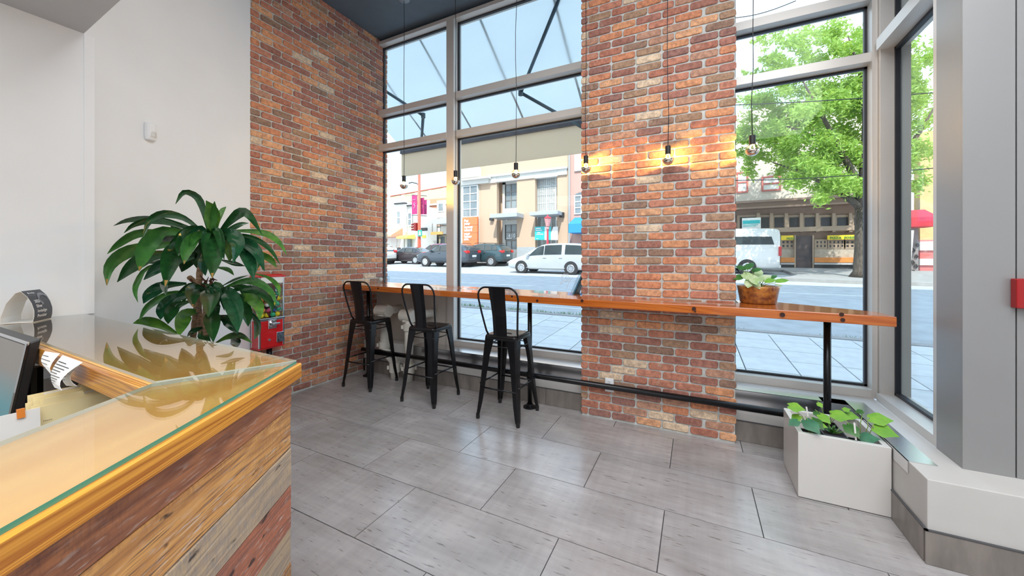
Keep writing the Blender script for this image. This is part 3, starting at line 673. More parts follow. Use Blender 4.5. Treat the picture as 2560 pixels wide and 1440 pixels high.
seed(n4, (.74, 2.975), .325, [(1000, 600, D4-.05, .085, .4, -.6, 'bright'), (1150, 580, D4-.06, .115, .6, -.3, 'bright'), (1275, 582, D4, .085, .7, -.4, 'bright'), (1240, 525, D4, .05, .3, .2, 'bright'), (965, 465, D4, .045, .3, -.5, 'bright'), (935, 560, D4, .055, .2, -.6, 'mid')])
seed(n3, (.85, 2.80), .315, [(1565, 620, D3-.02, .12, .9, -.35, 'bright'), (1615, 735, D3-.06, .12, .7, -.6, 'bright'), (1405, 545, D3, .045, -.6, .5, 'mid'), (1290, 715, D3-.05, .10, .3, -.5, 'mid'), (1455, 820, D3-.06, .10, .9, -.3, 'teal')])
for k in range(16):
    a = k*2.4; r_ = .012+.0026*k; p = V3((.735, 2.835, .345)); q_ = p+V3((math.cos(a)*r_*1.4, math.sin(a)*r_*1.4, .055-.0018*k)); w = V3((-math.sin(a), math.cos(a), 0))*.007
    MB().add([p+w*.7, q_*.5+p*.5+w, q_, q_*.5+p*.5-w, p-w*.7, q_*.5+p*.5+V3((0, 0, .006))], [(0, 1, 5), (1, 2, 5), (2, 3, 5), (3, 4, 5), (4, 0, 5)]).build('leaf', LM['lime'] if k % 3 else LM['mid'], n2)
for (n_, zx, zy0, zy1, d) in ((n1, 830, 495, 600, D1), (n3, 1338, 665, 850, D3-.08), (n1, 905, 640, 760, D1-.05), (n4, 1212, 560, 640, D4)):
    a, b_ = atd(1820+zx/4.235, 900+zy0/4.235, d), atd(1820+(zx+18)/4.235, 900+zy1/4.235, d)
    MB().add([a+V3((-.004, 0, 0)), a+V3((.004, 0, 0)), b_+V3((.004, 0, 0)), b_+V3((-.004, 0, 0)), a+V3((-.004, .002, 0)), a+V3((.004, .002, 0)), b_+V3((.004, .002, 0)), b_+V3((-.004, .002, 0))], [(0, 1, 2, 3), (7, 6, 5, 4), (0, 4, 5, 1), (1, 5, 6, 2), (2, 6, 7, 3), (3, 7, 4, 0)]).build('plant_label', M['paper'], n_)

# ------------------------------------------------------------------ potted plant on the bar
pc = atz(1890, 757, bz(.42)); X_, Y_ = pc.x+.012, pc.y; zb = bz(X_)
bp_ = thing('potted_plant', (X_, Y_, zb), 'pale leafy plant in an orange glazed bowl on the bar beside the pillar', 'plant')
m_pot = mat('ochre_glaze', (.58, .25, .05), .3, var=.6, scale=26, col2=(.16, .05, .03), bump=.25, bscale=40)
MB().lathe([(.001, 0.0008), (.108, .0008), (.116, .006), (.134, .115), (.137, .128), (.132, .13), (.126, .118), (.12, .105), (.001, .105)], (X_, Y_, zb), 28).build('bowl', m_pot, bp_, smooth=True)
MB().lathe([(.001, .112), (.06, .113), (.122, .108)], (X_, Y_, zb), 18).build('soil', mat('bark_soil', (.10, .035, .015), .9, var=.6, scale=60, bump=.8), bp_)
DB = pix(pc)[2]
for (zx, zy, dd_, s, tx, ty, mt, asp) in ((150, 320, -.03, .085, .2, .2, 'mid', .6), (200, 345, .0, .07, .6, .0, 'mid', .6), (90, 395, -.03, .07, -.9, -.1, 'lime', .8), (140, 385, -.06, .10, .2, -.3, 'pale', .7), (160, 430, -.09, .085, -.1, -.7, 'pale', .7), (205, 445, -.09, .08, .3, -.8, 'pale', .6), (260, 410, -.02, .095, .7, .2, 'pale', .7), (300, 425, -.05, .075, .9, -.2, 'bright', .6), (385, 425, -.02, .085, 1, -.35, 'bright', .5), (330, 400, .02, .06, .8, .3, 'mid', .6), (110, 330, .03, .075, -.4, .5, 'mid', .6), (225, 375, .05, .08, .3, .7, 'pale', .7), (370, 455, -.03, .05, .7, -.7, 'pale', .3), (190, 405, -.11, .09, .1, -.4, 'pale', .7)):
    c = atd(1820+zx/3, 560+zy/3, DB+dd_); rt = V3((cs, -sn, 0)); tip = rt*tx+V3((0, 0, 1))*ty
    broad(bp_, c, s, tip, VIEW(c)*.7+V3((0, 0, 1))*.7, LM[mt], False, asp=asp)
    MB().tube([V3((X_+R.uniform(-.04, .04), Y_+R.uniform(-.04, .04), zb+.11)), c*.5+V3((X_, Y_, zb+.15))*.5, c-tip.normalized()*s*.4], .0022, 5).build('stem', LM['stem'], bp_, smooth=True)

# ------------------------------------------------------------------ reception counter (front leg, back leg, mitred corner)
A = V3((-1.119, .74, 0)); df = V3((.530, -.848, 0)); db = V3((-.9993, .0366, 0)); nf = V3((-.848, -.530, 0))
I_ = V3((-1.257, .440, 0)); FL = 2.3; ZT = 1.062
IF = I_+df*2.1; BLf = V3((P1[0]+.003, .816, 0)); IB = V3((P1[0]+.003, .478, 0))
dk = thing('reception_counter', (-1.3, .6, 0), 'wooden reception counter with a glass top and reclaimed plank front', 'counter')
def board(name, length, h, th, org, d, m, parent, z, bev=.002):   # long axis = local x; org = start at outer face, thickness goes inward
    o = MB().box((0, 0, 0), (length, th, h)).build(name, m, parent, bevel=bev, seg=1)
    o.location = V3((org.x, org.y, z)); o.rotation_euler = (0, 0, math.atan2(d.y, d.x)); return o
def slabpoly(name, pts, z0, z1, m, parent, org, d, bev=.0015):
    ca, sa = d.x, d.y
    q = [((p.x-org.x)*ca+(p.y-org.y)*sa, -(p.x-org.x)*sa+(p.y-org.y)*ca) for p in pts]
    ar = sum(q[i][0]*q[(i+1) % len(q)][1]-q[(i+1) % len(q)][0]*q[i][1] for i in range(len(q)))
    if ar < 0: q = q[::-1]
    o = MB().prism(q, z0, z1).build(name, m, parent, bevel=bev, seg=1); o.location = (org.x, org.y, 0); o.rotation_euler = (0, 0, math.atan2(d.y, d.x)); return o
slabpoly('countertop', [A, A+df*FL, A+df*FL+nf*.276, I_], ZT-.035, ZT, M['top'], dk, A, df)
slabpoly('countertop', [A, I_, IB, BLf], ZT-.035, ZT, M['top'], dk, A, db)
fo = A+nf*.018-df*.006
board('fascia', FL, .047, .024, fo, df, M['fascia'], dk, ZT-.0465, .003)
ins = .008
a_ = A+nf*.006+db*0; M['tgl'] = [M['tglass'], M['gedge'], mat('glass_edge_pale', (.50, .58, .54), .15, var=.1)]
def glassplate(pts):
    o = slabpoly('glass_top', pts, ZT+.0012, ZT+.0095, M['tgl'], dk, A, df, 0)
    for p in o.data.polygons: p.material_index = 0 if abs(p.normal.z) > .5 else 1 if p.normal.y > .9 else 2
    return o
glassplate([A+nf*.004+df*.008, A+df*FL+nf*.004, A+df*FL+nf*.272, I_+df*.012-nf*.004])
glassplate([A+db*.008+V3((0, -.004, 0)), BLf+V3((.002, -.003, 0)), IB+V3((.002, .004, 0)), I_+V3((-.004, .006, 0))])
# inner edge boards
board('edge_board', (I_-IB).length-.02, .062, .02, V3((IB.x, IB.y-.0212, 0)), (I_-IB).normalized(), M['fascia'], dk, ZT-.0625)
# carcass panels
M['carcass'] = mat('carcass_board', (.035, .03, .03), .7, var=.2)  # near-black colour carries the shade inside the counter
MB().loft([[tuple(p+V3((0, 0, z))) for p in (A+nf*.053+df*.0, A+nf*.053+df*FL, A+nf*.07+df*FL, A+nf*.07+df*.012)] for z in (.001, ZT-.036)]).build('front_carcass', M['carcass'], dk)
MB().box((BLf.x, .695, .001), (A.x-.085, .713, ZT-.036)).build('back_panel', M['carcass'], dk)
ws = MB().prism([(BLf.x, -.6), (-1.0, -.6), (-1.36, .42), (-1.30, .69), (BLf.x, .69)], .70, .735).build('work_surface', mat('laminate', (.30, .27, .24), .5, var=.1), dk)
# reclaimed planks
z = ZT-.049; row = 0; face = A+nf*.052
while z > .02:
    h = [.092, .128, .118, .135, .110, .130, .12, .125, .12][row % 9]; h = min(h, z-.004); u = -.013
    first = [1.35, 1.02, 1.6, .42, 1.25, .80, .55, 1.1, .7][row % 9]; n = 0; seq = [[1, 1], [0, 1], [2, 0], [3, 0], [2, 1], [0, 2], [3, 0], [1, 0], [0, 3]][row % 9]
    while u < FL-.05:
        l = first if n == 0 else .75+.2*((row*7+n) % 3); l = min(l, FL-u)
        o = board('plank', l-.003, h-.0025, .022-R.uniform(0, .004), face+df*u-nf*R.uniform(0, .0035), df, M['plank'][seq[n % 2] if n < 2 else R.randrange(4)], dk, z-h, .002)
        u += l; n += 1
    z -= h; row += 1

# things on and in the counter
def tent():
    B1 = V3((-2.970, .580, ZT+.0105)); e = V3((-.82, .57, 0)).normalized(); nn = V3((e.y, -e.x, 0)); nn = nn if nn.dot(V3((.57, .82, 0))) > 0 else -nn
    Wd = .146; t = thing('tent_card', tuple(B1+e*Wd/2), 'folded dark grey tent card with white print on the counter by the wall', 'sign')
    prof = [(0, 0), (.005, .03), (.005, .06), (-.003, .095), (-.018, .130), (-.040, .158)]
    def P(u, s):
        acc = 0
        for (a0, b0), (a1, b1) in zip(prof, prof[1:]):
            l = math.hypot(a1-a0, b1-b0)
            if s <= acc+l or (a1, b1) == prof[-1]:
                f = (s-acc)/l; return B1+e*u+nn*(a0+(a1-a0)*f)+V3((0, 0, b0+(b1-b0)*f))
            acc += l
    LEN = sum(math.hypot(a1-a0, b1-b0) for (a0, b0), (a1, b1) in zip(prof, prof[1:]))
    b = MB(); back = [(-.040, .158), (-.058, .150), (-.088, .10), (-.106, .03), (-.106, 0.001), (-.05, .0008), (0, 0)]
    pts = prof+back[1:]
    outer = [B1+nn*a+V3((0, 0, c)) for a, c in pts]
    for (p, q) in zip(outer[:-1], outer[1:]):
        th = (q-p).normalized().cross(e)*.0012
        b.add([p, p+e*Wd, q+e*Wd, q, p+th, p+e*Wd+th, q+e*Wd+th, q+th], [(0, 1, 2, 3), (7, 6, 5, 4), (0, 4, 5, 1), (2, 6, 7, 3), (0, 3, 7, 4), (1, 5, 6, 2)])
    b.build('card', M['paper'], t)
    sg = 1 if (P(0, .05)+nn*.01-B1).dot(nn) > 0 else 1
    fb = MB(); K = 14
    for k in range(K):
        s0, s1 = .004+(LEN-.004)*k/K, .004+(LEN-.004)*(k+1)/K
        fb.add([P(.001, s0)+nn*.0015, P(Wd-.001, s0)+nn*.0015, P(Wd-.001, s1)+nn*.0015+V3((0, 0, .0008)), P(.001, s1)+nn*.0015+V3((0, 0, .0008))], [(0, 1, 2, 3)])
    fb.build('dark_face', mat('charcoal_print', (.055, .065, .085), .35, var=.05), t)
    def pr(s, size, u0, s0, **k):
        vs, fs = text(s, size, **k); bb = MB()
        bb.add([P(u0+x, s0+y)+nn*.0026+V3((0, 0, .0014)) for x, y, _ in vs], fs); return bb
    for s, size, u0, s0, bo in (('2023', .021, .022, .098, .0008), ('Silver', .021, .022, .073, .0006), ('Invisalign', .021, .022, .048, .0005), ('Provider', .021, .022, .023, .0005), ('invisalign', .0115, .032, .150, .0003)):
        pr(s, size, u0, s0, bold=bo).build('lettering', M['whiteink'], t)
    lg = MB()
    for k in range(6):
        a = math.pi*2*k/6; c = (.026+.0035*math.cos(a), .1535+.0035*math.sin(a)); lg.add([P(c[0]+.0022*math.cos(j*1.05), c[1]+.0022*math.sin(j*1.05))+nn*.0026+V3((0, 0, .0014)) for j in range(6)], [tuple(range(6))])
    lg.build('emblem', M['whiteink'], t)
    arch = MB()                                           # clear aligner, an arch of teeth
    for k in range(15):
        a = math.pi*(.06+1.18*k/14); c = (.105+.036*math.cos(a)*1.0, .112+.036*math.sin(a)*.85)
        ring = [P(min(Wd-.002, c[0]+.0075*math.cos(j*.8)), c[1]+.0085*math.sin(j*.8))+nn*.0024+V3((0, 0, .0013)) for j in range(8)]
        arch.add(ring, [tuple(range(8))])
    arch.build('aligner_picture', mat('aligner_print', (.34, .36, .41), .5, var=.4, scale=120), t)
tent()
# manila folders standing on the work surface
FD = V3((0, 1, 0)); FN = V3((1, 0, 0))
NM = ['front', 'second', 'third', 'fourth', 'fifth', 'rearmost']
for k in range(6):
    c = V3((-1.69, .333, .7355))-FN*(.0165*k)+FD*(.010*((k*5) % 3)-.006)
    t = thing('file_folder', tuple(c), 'manila file folder standing in the counter, %s of the row of six' % NM[k], 'folder', 'manila folders behind the counter')
    w, h = .265, .236+.007*((k*7) % 3)
    def Q(u, n, z): return c+FD*u+FN*n+V3((0, 0, z))
    o = MB()
    for n0 in (0, .0055):
        o.loft([[Q(u, n0+dn, 0) for u, dn in ((0, 0), (w, 0), (w, .0012), (0, .0012))], [Q(u, n0+dn-.004, h-(.006 if n0 else 0)) for u, dn in ((0, 0), (w, 0), (w, .0012), (0, .0012))]])
    o.build('cover', M['manila'], t)
    u0 = [.02, .17, .09, .03, .16, .10][k]
    MB().loft([[Q(u, dn-.004, h-.002) for u, dn in ((u0, 0), (u0+.085, 0), (u0+.085, .0012), (u0, .0012))], [Q(u, dn-.004, h+.014) for u, dn in ((u0+.006, 0), (u0+.079, 0), (u0+.079, .0012), (u0+.006, .0012))]]).build('tab', M['manila'], t)
    if k % 2: MB().loft([[Q(u, .0025+dn, .01) for u, dn in ((.006, 0), (w-.01, 0), (w-.01, .0015), (.006, .0015))], [Q(u, dn-.001, h-.0015) for u, dn in ((.03, 0), (w-.01, 0), (w-.01, .0015), (.03, .0015))]]).build('papers', M['paper'], t)
    if k == 0:
        ln = MB()
        for zz in (.17, .155): ln.add([Q(.02, .0086-.004*zz/h, zz), Q(w-.03, .0086-.004*zz/h, zz), Q(w-.03, .0086-.004*zz/h, zz+.0012), Q(.02, .0086-.004*zz/h, zz+.0012)], [(0, 1, 2, 3)])
        ln.build('ruled_line', M['ink'], t)
        letters(t, 'Name', .007, Q(.02, .0088, .186), FD, (0, 0, 1), M['ink']); letters(t, 'Address\nTel. No.', .007, Q(.11, .0088, .190), FD, (0, 0, 1), M['ink'])
    if k in (1, 2): letters(t, 'Address', .006, Q(.10, .0048, h-.018), FD, (0, 0, 1), M['ink'])
c = V3((-1.672, .272, .7355))
t = thing('index_card', tuple(c), 'white card with an orange clip in front of the manila folders', 'card')
def Q(u, n, z): return c+FD*u+FN*n+V3((0, 0, z))
MB().loft([[Q(u, n, 0) for u, n in ((0, 0), (.072, 0), (.072, .0015), (0, .0015))], [Q(u, n-.004, .232) for u, n in ((-.004, 0), (.068, 0), (.068, .0015), (-.004, .0015))]]).build('card', M['paper'], t)
MB().loft([[Q(u, n-.003, .215) for u, n in ((.028, -.001), (.042, -.001), (.042, .005), (.028, .005))], [Q(u, n-.005, .240) for u, n in ((.027, -.001), (.041, -.001), (.041, .005), (.027, .005))]]).build('clip', mat('orange_clip', (.80, .25, .04), .4, var=.1), t)
# slips of paper taped inside the counter, white card at the corner
def slip(lb, quad, y0, lines, cat='paper'):
    p = [at(x, y, y0+dy) for x, y, dy in quad]
    t = thing('paper_slip', tuple(p[3]), lb, cat)
    b = MB(); K = 6; rings = []
    for k in range(K+1):
        f = k/K; a = p[0].lerp(p[3], f); c = p[1].lerp(p[2], f); bow = -.02*math.sin(f*2.6); rings.append([a+V3((0, bow, 0)), c+V3((0, bow*1.3, 0)), c+V3((0, bow*1.3+.0008, 0)), a+V3((0, bow+.0008, 0))])
    b.loft(rings).build('sheet', M['paper'], t)
    ln = MB()
    for k in range(lines):
        f = .14+.7*k/lines; g = f+.02; bow = lambda q: -.02*math.sin(q*2.6)*1.15-.003
        w1_, w2_ = .12, .55+.3*((k*3) % 4)/3
        vs = []
        for ff, ww in ((f, w1_), (f, w2_), (g, w2_), (g, w1_)): vs.append(p[0].lerp(p[3], ff).lerp(p[1].lerp(p[2], ff), ww)+V3((0, bow(ff), 0)))
        ln.add(vs, [(0, 1, 2, 3)])
    ln.build('print', M['ink'], t)
slip('crumpled printed receipt hanging under the counter edge, beside the monitor', [(112, 878, 0), (149, 884, 0), (160, 948, -.02), (140, 925, -.02)], .428, 5)
slip('long white receipt with printed lines hanging under the counter edge', [(156, 888, 0), (206, 906, 0), (172, 972, -.05), (150, 966, -.05)], .418, 9)
slip('second printed slip hanging behind the long receipt', [(178, 897, 0), (205, 906, 0), (209, 962, -.01), (178, 962, -.01)], .4255, 5)
p = [V3((-1.418, .4395, ZT-.012)), V3((-1.275, .436, ZT-.006)), V3((-1.275, .436, ZT-.07)), V3((-1.40, .438, ZT-.085))]
cc = MB().loft([[tuple(q) for q in p], [tuple(q+V3((0, -.0012, 0))) for q in p]]).build('corner_card', M['paper']); tag(cc, 'white card tucked under the glass at the inner corner of the counter', 'card')
# monitor
mt_ = thing('monitor', (-2.4, .42, .7355), 'computer monitor with a black bezel behind the counter, screen teal at the bottom', 'monitor')
xr, zt_, zb_ = -2.150, 1.088, .77; yt, yb = .412, .364
def S(u, f, n=0):
    return V3((xr-u, yt+(yb-yt)*(1-f), zb_+(zt_-zb_)*f))+V3((0, -.93, -.36))*n
MB().loft([[S(0, 0, -.03), S(.56, 0, -.03), S(.56, 1, -.03), S(0, 1, -.03)], [S(0, 0), S(.56, 0), S(.56, 1), S(0, 1)]]).build('housing', M['blackpl'], mt_, bevel=.004)
MB().loft([[S(-.003, -.01, -.001), S(.030, -.01, -.001), S(.030, 1.0, -.001), S(-.003, 1.0, -.001)], [S(-.003, -.01, .006), S(.030, -.01, .003), S(.030, 1.0, .003), S(-.003, 1.0, .006)]]).build('bezel', mat('piano_black', (.012, .011, .014), .08, coat=.6), mt_)
MB().loft([[S(-.004, .985, .0005), S(.56, .985, .0005), S(.56, 1.01, .0005), S(-.004, 1.01, .0005)], [S(-.004, .985, .004), S(.56, .985, .004), S(.56, 1.01, .004), S(-.004, 1.01, .004)]]).build('bezel', M['chrome'], mt_)
MB().add([S(.031, .06, .001), S(.54, .06, .001), S(.54, .965, .001), S(.031, .965, .001)], [(0, 3, 2, 1)]).build('screen', emit('screen_glow', (.14, .40, .46), .55, (.36, .33, .30), 'Z', .86, .98), mt_)
MB().add([S(.03, .03, .0014), S(.54, .03, .0014), S(.54, .085, .0014), S(.03, .085, .0014)], [(0, 3, 2, 1)]).build('task_bar', emit('taskbar_glow', (.03, .03, .035), .3), mt_)
MB().tube([(-2.42, .475, .74), (-2.42, .475, .95)], .025, 10).box((-2.55, .33, .7356), (-2.29, .52, .750)).build('stand', M['blackpl'], mt_)
# stapler with a pink tag at the very corner
p = atz(10, 1092, .90); sp_ = thing('tape_dispenser', (p.x, p.y, .7355), 'black desk dispenser with a pink tab at the left edge of the counter', 'dispenser')
MB().ext([(p.x-.05, .7358), (p.x+.04, .7358), (p.x+.03, .86), (p.x-.01, .905), (p.x-.05, .89)], p.y-.02, p.y+.02).build('body', M['blackpl'], sp_, bevel=.004)
MB().loft([[(p.x-.008, p.y-.014, .875), (p.x+.022, p.y-.014, .868), (p.x+.022, p.y+.014, .868), (p.x-.008, p.y+.014, .875)], [(p.x-.002, p.y-.012, .925), (p.x+.018, p.y-.012, .915), (p.x+.018, p.y+.012, .915), (p.x-.002, p.y+.012, .925)]]).build('tab', mat('pink_rubber', (.80, .42, .42), .6, var=.1), sp_, bevel=.005)

# ------------------------------------------------------------------ dracaena behind the counter
PD = 2.23; pb = V3((-2.68, 1.15, 0))
dr = thing('dracaena', tuple(pb), 'tall leafy dracaena in a pot behind the reception counter', 'plant')
MB().lathe([(.001, .001), (.13, .001), (.14, .01), (.165, .30), (.175, .305), (.175, .33), (.160, .33), (.155, .28), (.001, .28)], pb, 26).build('pot', mat('grey_planter', (.16, .16, .17), .5, var=.15), dr, smooth=True)
MB().lathe([(.001, .29), (.155, .285), (.155, .27), (.001, .27)], pb, 20).build('soil', M['soil'], dr)
M['cane'] = mat('cane_bark', (.30, .19, .11), .85, var=.55, scale=30, stretch=(1, 1, 3), bump=.8, bscale=50)
def zp(zx, zy, d): return atd(240+zx/3.272, 460+zy/3.272, d)
def cane(pts, r):
    pts = [V3(p) for p in pts]; q = []; rr = []
    for a, b in zip(pts, pts[1:]):
        for k in range(8): q.append(a.lerp(b, k/8)); rr.append(r*(1.06 if k % 2 else .94))
    q.append(pts[-1]); rr.append(r*.9); MB().tube(q, rr, 10).build('cane', M['cane'], dr, smooth=True)
cane([(pb.x-.03, pb.y, .27), zp(795, 1250, PD), zp(830, 960, PD), zp(850, 700, PD+.03), zp(935, 430, PD)], .0165)
cane([(pb.x+.05, pb.y-.02, .27), zp(895, 1230, PD-.02), zp(900, 1000, PD), zp(930, 860, PD)], .0155)
cane([(pb.x+.0, pb.y+.05, .27), zp(860, 1230, PD+.08), zp(830, 820, PD+.05), zp(760, 760, PD+.05)], .0145)
def strap(pts, w, m, dd, tilt=.35, brown=False):
    n = 12; P = [zp(x, y, PD+dd*((i/(len(pts)-1))**1.2)) for i, (x, y) in enumerate(pts)]
    # Catmull-Rom through the points
    Q = []
    E = [P[0]*2-P[1]]+P+[P[-1]*2-P[-2]]
    for k in range(n+1):
        t = k/n*(len(P)-1); i = min(int(t), len(P)-2); t -= i; a, b_, c, d = E[i:i+4]
        Q.append(.5*((2*b_)+(c-a)*t+(2*a-5*b_+4*c-d)*t*t+(3*b_-a-3*c+d)*t**3))
    wr = .90*w/3.272*(PD+dd*.6)/F; vs = []; seed_ = R.random()*6
    for k, q in enumerate(Q):
        f = k/n; tg = (Q[min(k+1, n)]-Q[max(k-1, 0)]).normalized(); vw = VIEW(q)
        s = tg.cross(vw).normalized(); s = (s+vw*(tilt+.22*math.sin(seed_+f*5))).normalized(); up = s.cross(tg).normalized()
        if up.dot(vw+V3((0, 0, .4))) < 0: up = -up
        ww = wr*.5*max(.03, min(1, .24+f*1.75))*(1-max(0, (f-.48)/.52)**1.9) if k < n else wr*.02
        vs += [q-s*ww, q-s*ww*.5-up*ww*.16, q-up*ww*.30, q+s*ww*.5-up*ww*.16, q+s*ww]
    fs = [(k*5+i, k*5+i+1, k*5+6+i, k*5+5+i) for k in range(n) for i in range(4)]
    b = MB(); b.add(vs, fs)
    o = b.build('leaf', [LM[m], LM['brown']], dr, smooth=True)
    if brown:
        for i, p in enumerate(o.data.polygons):
            if i//4 >= n-1 and i % 4 in (1, 2): p.material_index = 1
LV = [([(930, 430), (885, 240), (830, 110), (720, 68), (650, 165)], 66, 'dark', -.1, 0), ([(950, 450), (950, 320), (945, 210), (900, 135)], 120, 'lime', -.08, 0), ([(955, 450), (960, 320), (965, 220), (970, 140)], 60, 'mid', -.1, 0), ([(975, 420), (1000, 290), (1030, 220), (1065, 185)], 48, 'lime', .05, 0),
 ([(1000, 410), (1100, 300), (1190, 230), (1260, 265), (1358, 412)], 95, 'dark', -.18, 0), ([(1040, 385), (1250, 385), (1400, 410), (1500, 480), (1560, 578)], 58, 'lime', -.12, 0), ([(1050, 405), (1250, 430), (1410, 520), (1508, 660)], 48, 'dark', -.15, 0), ([(1060, 420), (1200, 465), (1310, 545), (1378, 712)], 110, 'glossy', -.25, 0),
 ([(1060, 430), (1190, 520), (1260, 640), (1290, 785)], 120, 'glossy', -.3, 0), ([(1010, 400), (1100, 405), (1160, 490), (1120, 645)], 130, 'glossy', -.32, 0), ([(955, 420), (962, 450), (960, 600), (950, 768)], 165, 'dark', -.38, 1), ([(890, 410), (810, 430), (745, 530), (720, 655)], 115, 'mid', -.34, 1), ([(860, 370), (770, 390), (700, 490), (672, 590)], 115, 'dark', -.3, 0),
 ([(860, 450), (690, 510), (610, 630), (565, 840)], 165, 'dark', -.36, 1), ([(860, 380), (720, 280), (560, 245), (440, 300), (385, 435)], 75, 'dark', -.16, 0), ([(850, 385), (600, 305), (400, 285), (250, 300), (143, 342)], 58, 'dark', .03, 0), ([(800, 400), (620, 325), (450, 300), (310, 335), (228, 402)], 62, 'dark', -.05, 0), ([(820, 420), (520, 398), (330, 410), (190, 490), (92, 572)], 82, 'mid', -.05, 0),
 ([(800, 420), (560, 385), (440, 480), (385, 590), (352, 712)], 150, 'mid', -.24, 1), ([(800, 480), (440, 510), (230, 570), (110, 680), (88, 830)], 118, 'mid', -.08, 1), ([(760, 560), (450, 590), (290, 680), (173, 803)], 120, 'dark', -.1, 0), ([(720, 600), (430, 680), (340, 800), (320, 880), (343, 970)], 44, 'mid', -.15, 0), ([(800, 600), (620, 640), (500, 690), (390, 785)], 115, 'glossy', -.1, 0), ([(800, 560), (600, 625), (420, 650)], 60, 'dark', .05, 0),
 ([(1000, 500), (1085, 530), (1095, 640)], 85, 'lime', .05, 0), ([(1020, 620), (1130, 650), (1222, 672)], 42, 'dark', .0, 0), ([(1180, 470), (1310, 600), (1310, 722)], 62, 'mid', -.05, 0), ([(1180, 500), (1400, 600), (1478, 682)], 60, 'lime', -.1, 0), ([(980, 680), (1080, 700), (1130, 748)], 40, 'mid', -.05, 0), ([(830, 560), (750, 620), (700, 720)], 120, 'dark', .08, 0), ([(870, 480), (850, 600), (860, 720)], 130, 'dark', .1, 0), ([(940, 560), (880, 640), (895, 750)], 90, 'glossy', -.1, 0), ([(800, 420), (680, 380), (640, 330), (700, 370)], 60, 'dark', .05, 0), ([(870, 430), (620, 440), (560, 490), (480, 520)], 90, 'dark', .12, 0), ([(1030, 440), (1120, 440), (1240, 460), (1300, 500)], 80, 'dark', .12, 0), ([(1000, 400), (1080, 380), (1180, 330), (1250, 320)], 46, 'dark', .1, 0),
 ([(870, 840), (800, 870), (790, 1005)], 125, 'dark', -.28, 1), ([(935, 850), (935, 905), (918, 1088)], 150, 'dark', -.36, 0), ([(950, 1020), (950, 1100), (960, 1292)], 130, 'dark', -.34, 0), ([(1010, 860), (1080, 890), (1140, 1040), (1160, 1215)], 150, 'glossy', -.34, 0), ([(1000, 880), (1150, 930), (1230, 1050), (1245, 1165)], 120, 'dark', -.2, 0), ([(1050, 850), (1180, 800), (1310, 800), (1430, 880), (1478, 992)], 70, 'mid', -.2, 0), ([(1080, 880), (1220, 852), (1340, 885), (1430, 970), (1438, 1062)], 78, 'dark', -.24, 0), ([(1080, 930), (1250, 930), (1330, 1000), (1338, 1112)], 112, 'lime', -.26, 0),
 ([(1100, 830), (1200, 850), (1270, 930), (1300, 1010)], 92, 'dark', -.05, 0), ([(1020, 840), (1140, 780), (1250, 745)], 22, 'dark', .05, 0), ([(1300, 735), (1410, 765), (1490, 840), (1503, 935)], 40, 'lime', -.1, 0), ([(1230, 1020), (1310, 1110), (1320, 1200), (1295, 1275)], 62, 'glossy', -.25, 0), ([(800, 880), (600, 900), (430, 1000), (348, 1122)], 62, 'mid', -.15, 0), ([(780, 900), (640, 940), (545, 1030), (528, 1110)], 118, 'glossy', -.18, 0), ([(760, 960), (650, 1000), (600, 1080), (590, 1145)], 100, 'dark', -.2, 0), ([(740, 815), (560, 830), (440, 900), (388, 978)], 105, 'glossy', -.15, 0),
 ([(840, 1040), (740, 1060), (700, 1150), (676, 1245)], 125, 'lime', -.28, 0), ([(660, 1225), (520, 1150), (400, 1120), (302, 1140)], 95, 'lime', -.12, 0), ([(890, 1170), (800, 1200), (745, 1248)], 50, 'glossy', -.15, 0), ([(1000, 1080), (1090, 1120), (1160, 1225)], 112, 'glossy', -.2, 0), ([(980, 1300), (1080, 1250), (1180, 1240), (1278, 1300)], 62, 'lime', -.15, 0), ([(1110, 1260), (1140, 1290), (1150, 1345)], 84, 'glossy', -.12, 0), ([(920, 1180), (880, 1240), (940, 1300)], 90, 'dark', -.1, 0), ([(1010, 920), (960, 1000), (1000, 1080)], 110, 'dark', .06, 0), ([(560, 780), (555, 830), (575, 910)], 60, 'glossy', -.2, 0)]
for pts, w, m, dd, br in LV: strap(pts, w, m, dd, .3, bool(br))
rl = random.Random(21)
for cx_, cy_, n_, up_ in ((940, 430, 17, 1.), (900, 880, 12, .8)):
    for k in range(n_):                 # further leaves filling the two rosettes
        a = math.pi*2*(k+.5*rl.random())/n_; ln = rl.uniform(230, 400)*up_; ux = math.cos(a); dz_ = math.sin(a)
        lift = rl.uniform(20, 90); x1, x2, x3 = cx_+ux*ln*.35, cx_+ux*ln*.72, cx_+ux*ln*.95; drop = rl.uniform(60, 190)
        strap([(cx_+ux*25, cy_+rl.uniform(-10, 40)), (x1, cy_-lift+20), (x2, cy_-lift*.4+drop*.4), (x3, cy_+drop+30)], rl.uniform(48, 80), rl.choice(['dark', 'dark', 'glossy', 'mid']), -.02+.16*dz_*(.6 if dz_ > 0 else 1.2), .3)
# dry husks where old leaves dropped
hb = MB()
for k in range(26):
    a = zp(R.uniform(760, 960), R.uniform(770, 850), PD+R.uniform(-.03, .04)); hb.tube([a, a+V3((R.uniform(-.05, .05), R.uniform(-.03, .03), R.uniform(-.03, .04)))], [.006, .0015], 4)
tag(hb.build('dry_husks', mat('dry_husk', (.10, .035, .02), .9, var=.5, scale=40), dr), 'dark brown dry husks', kind='stuff')

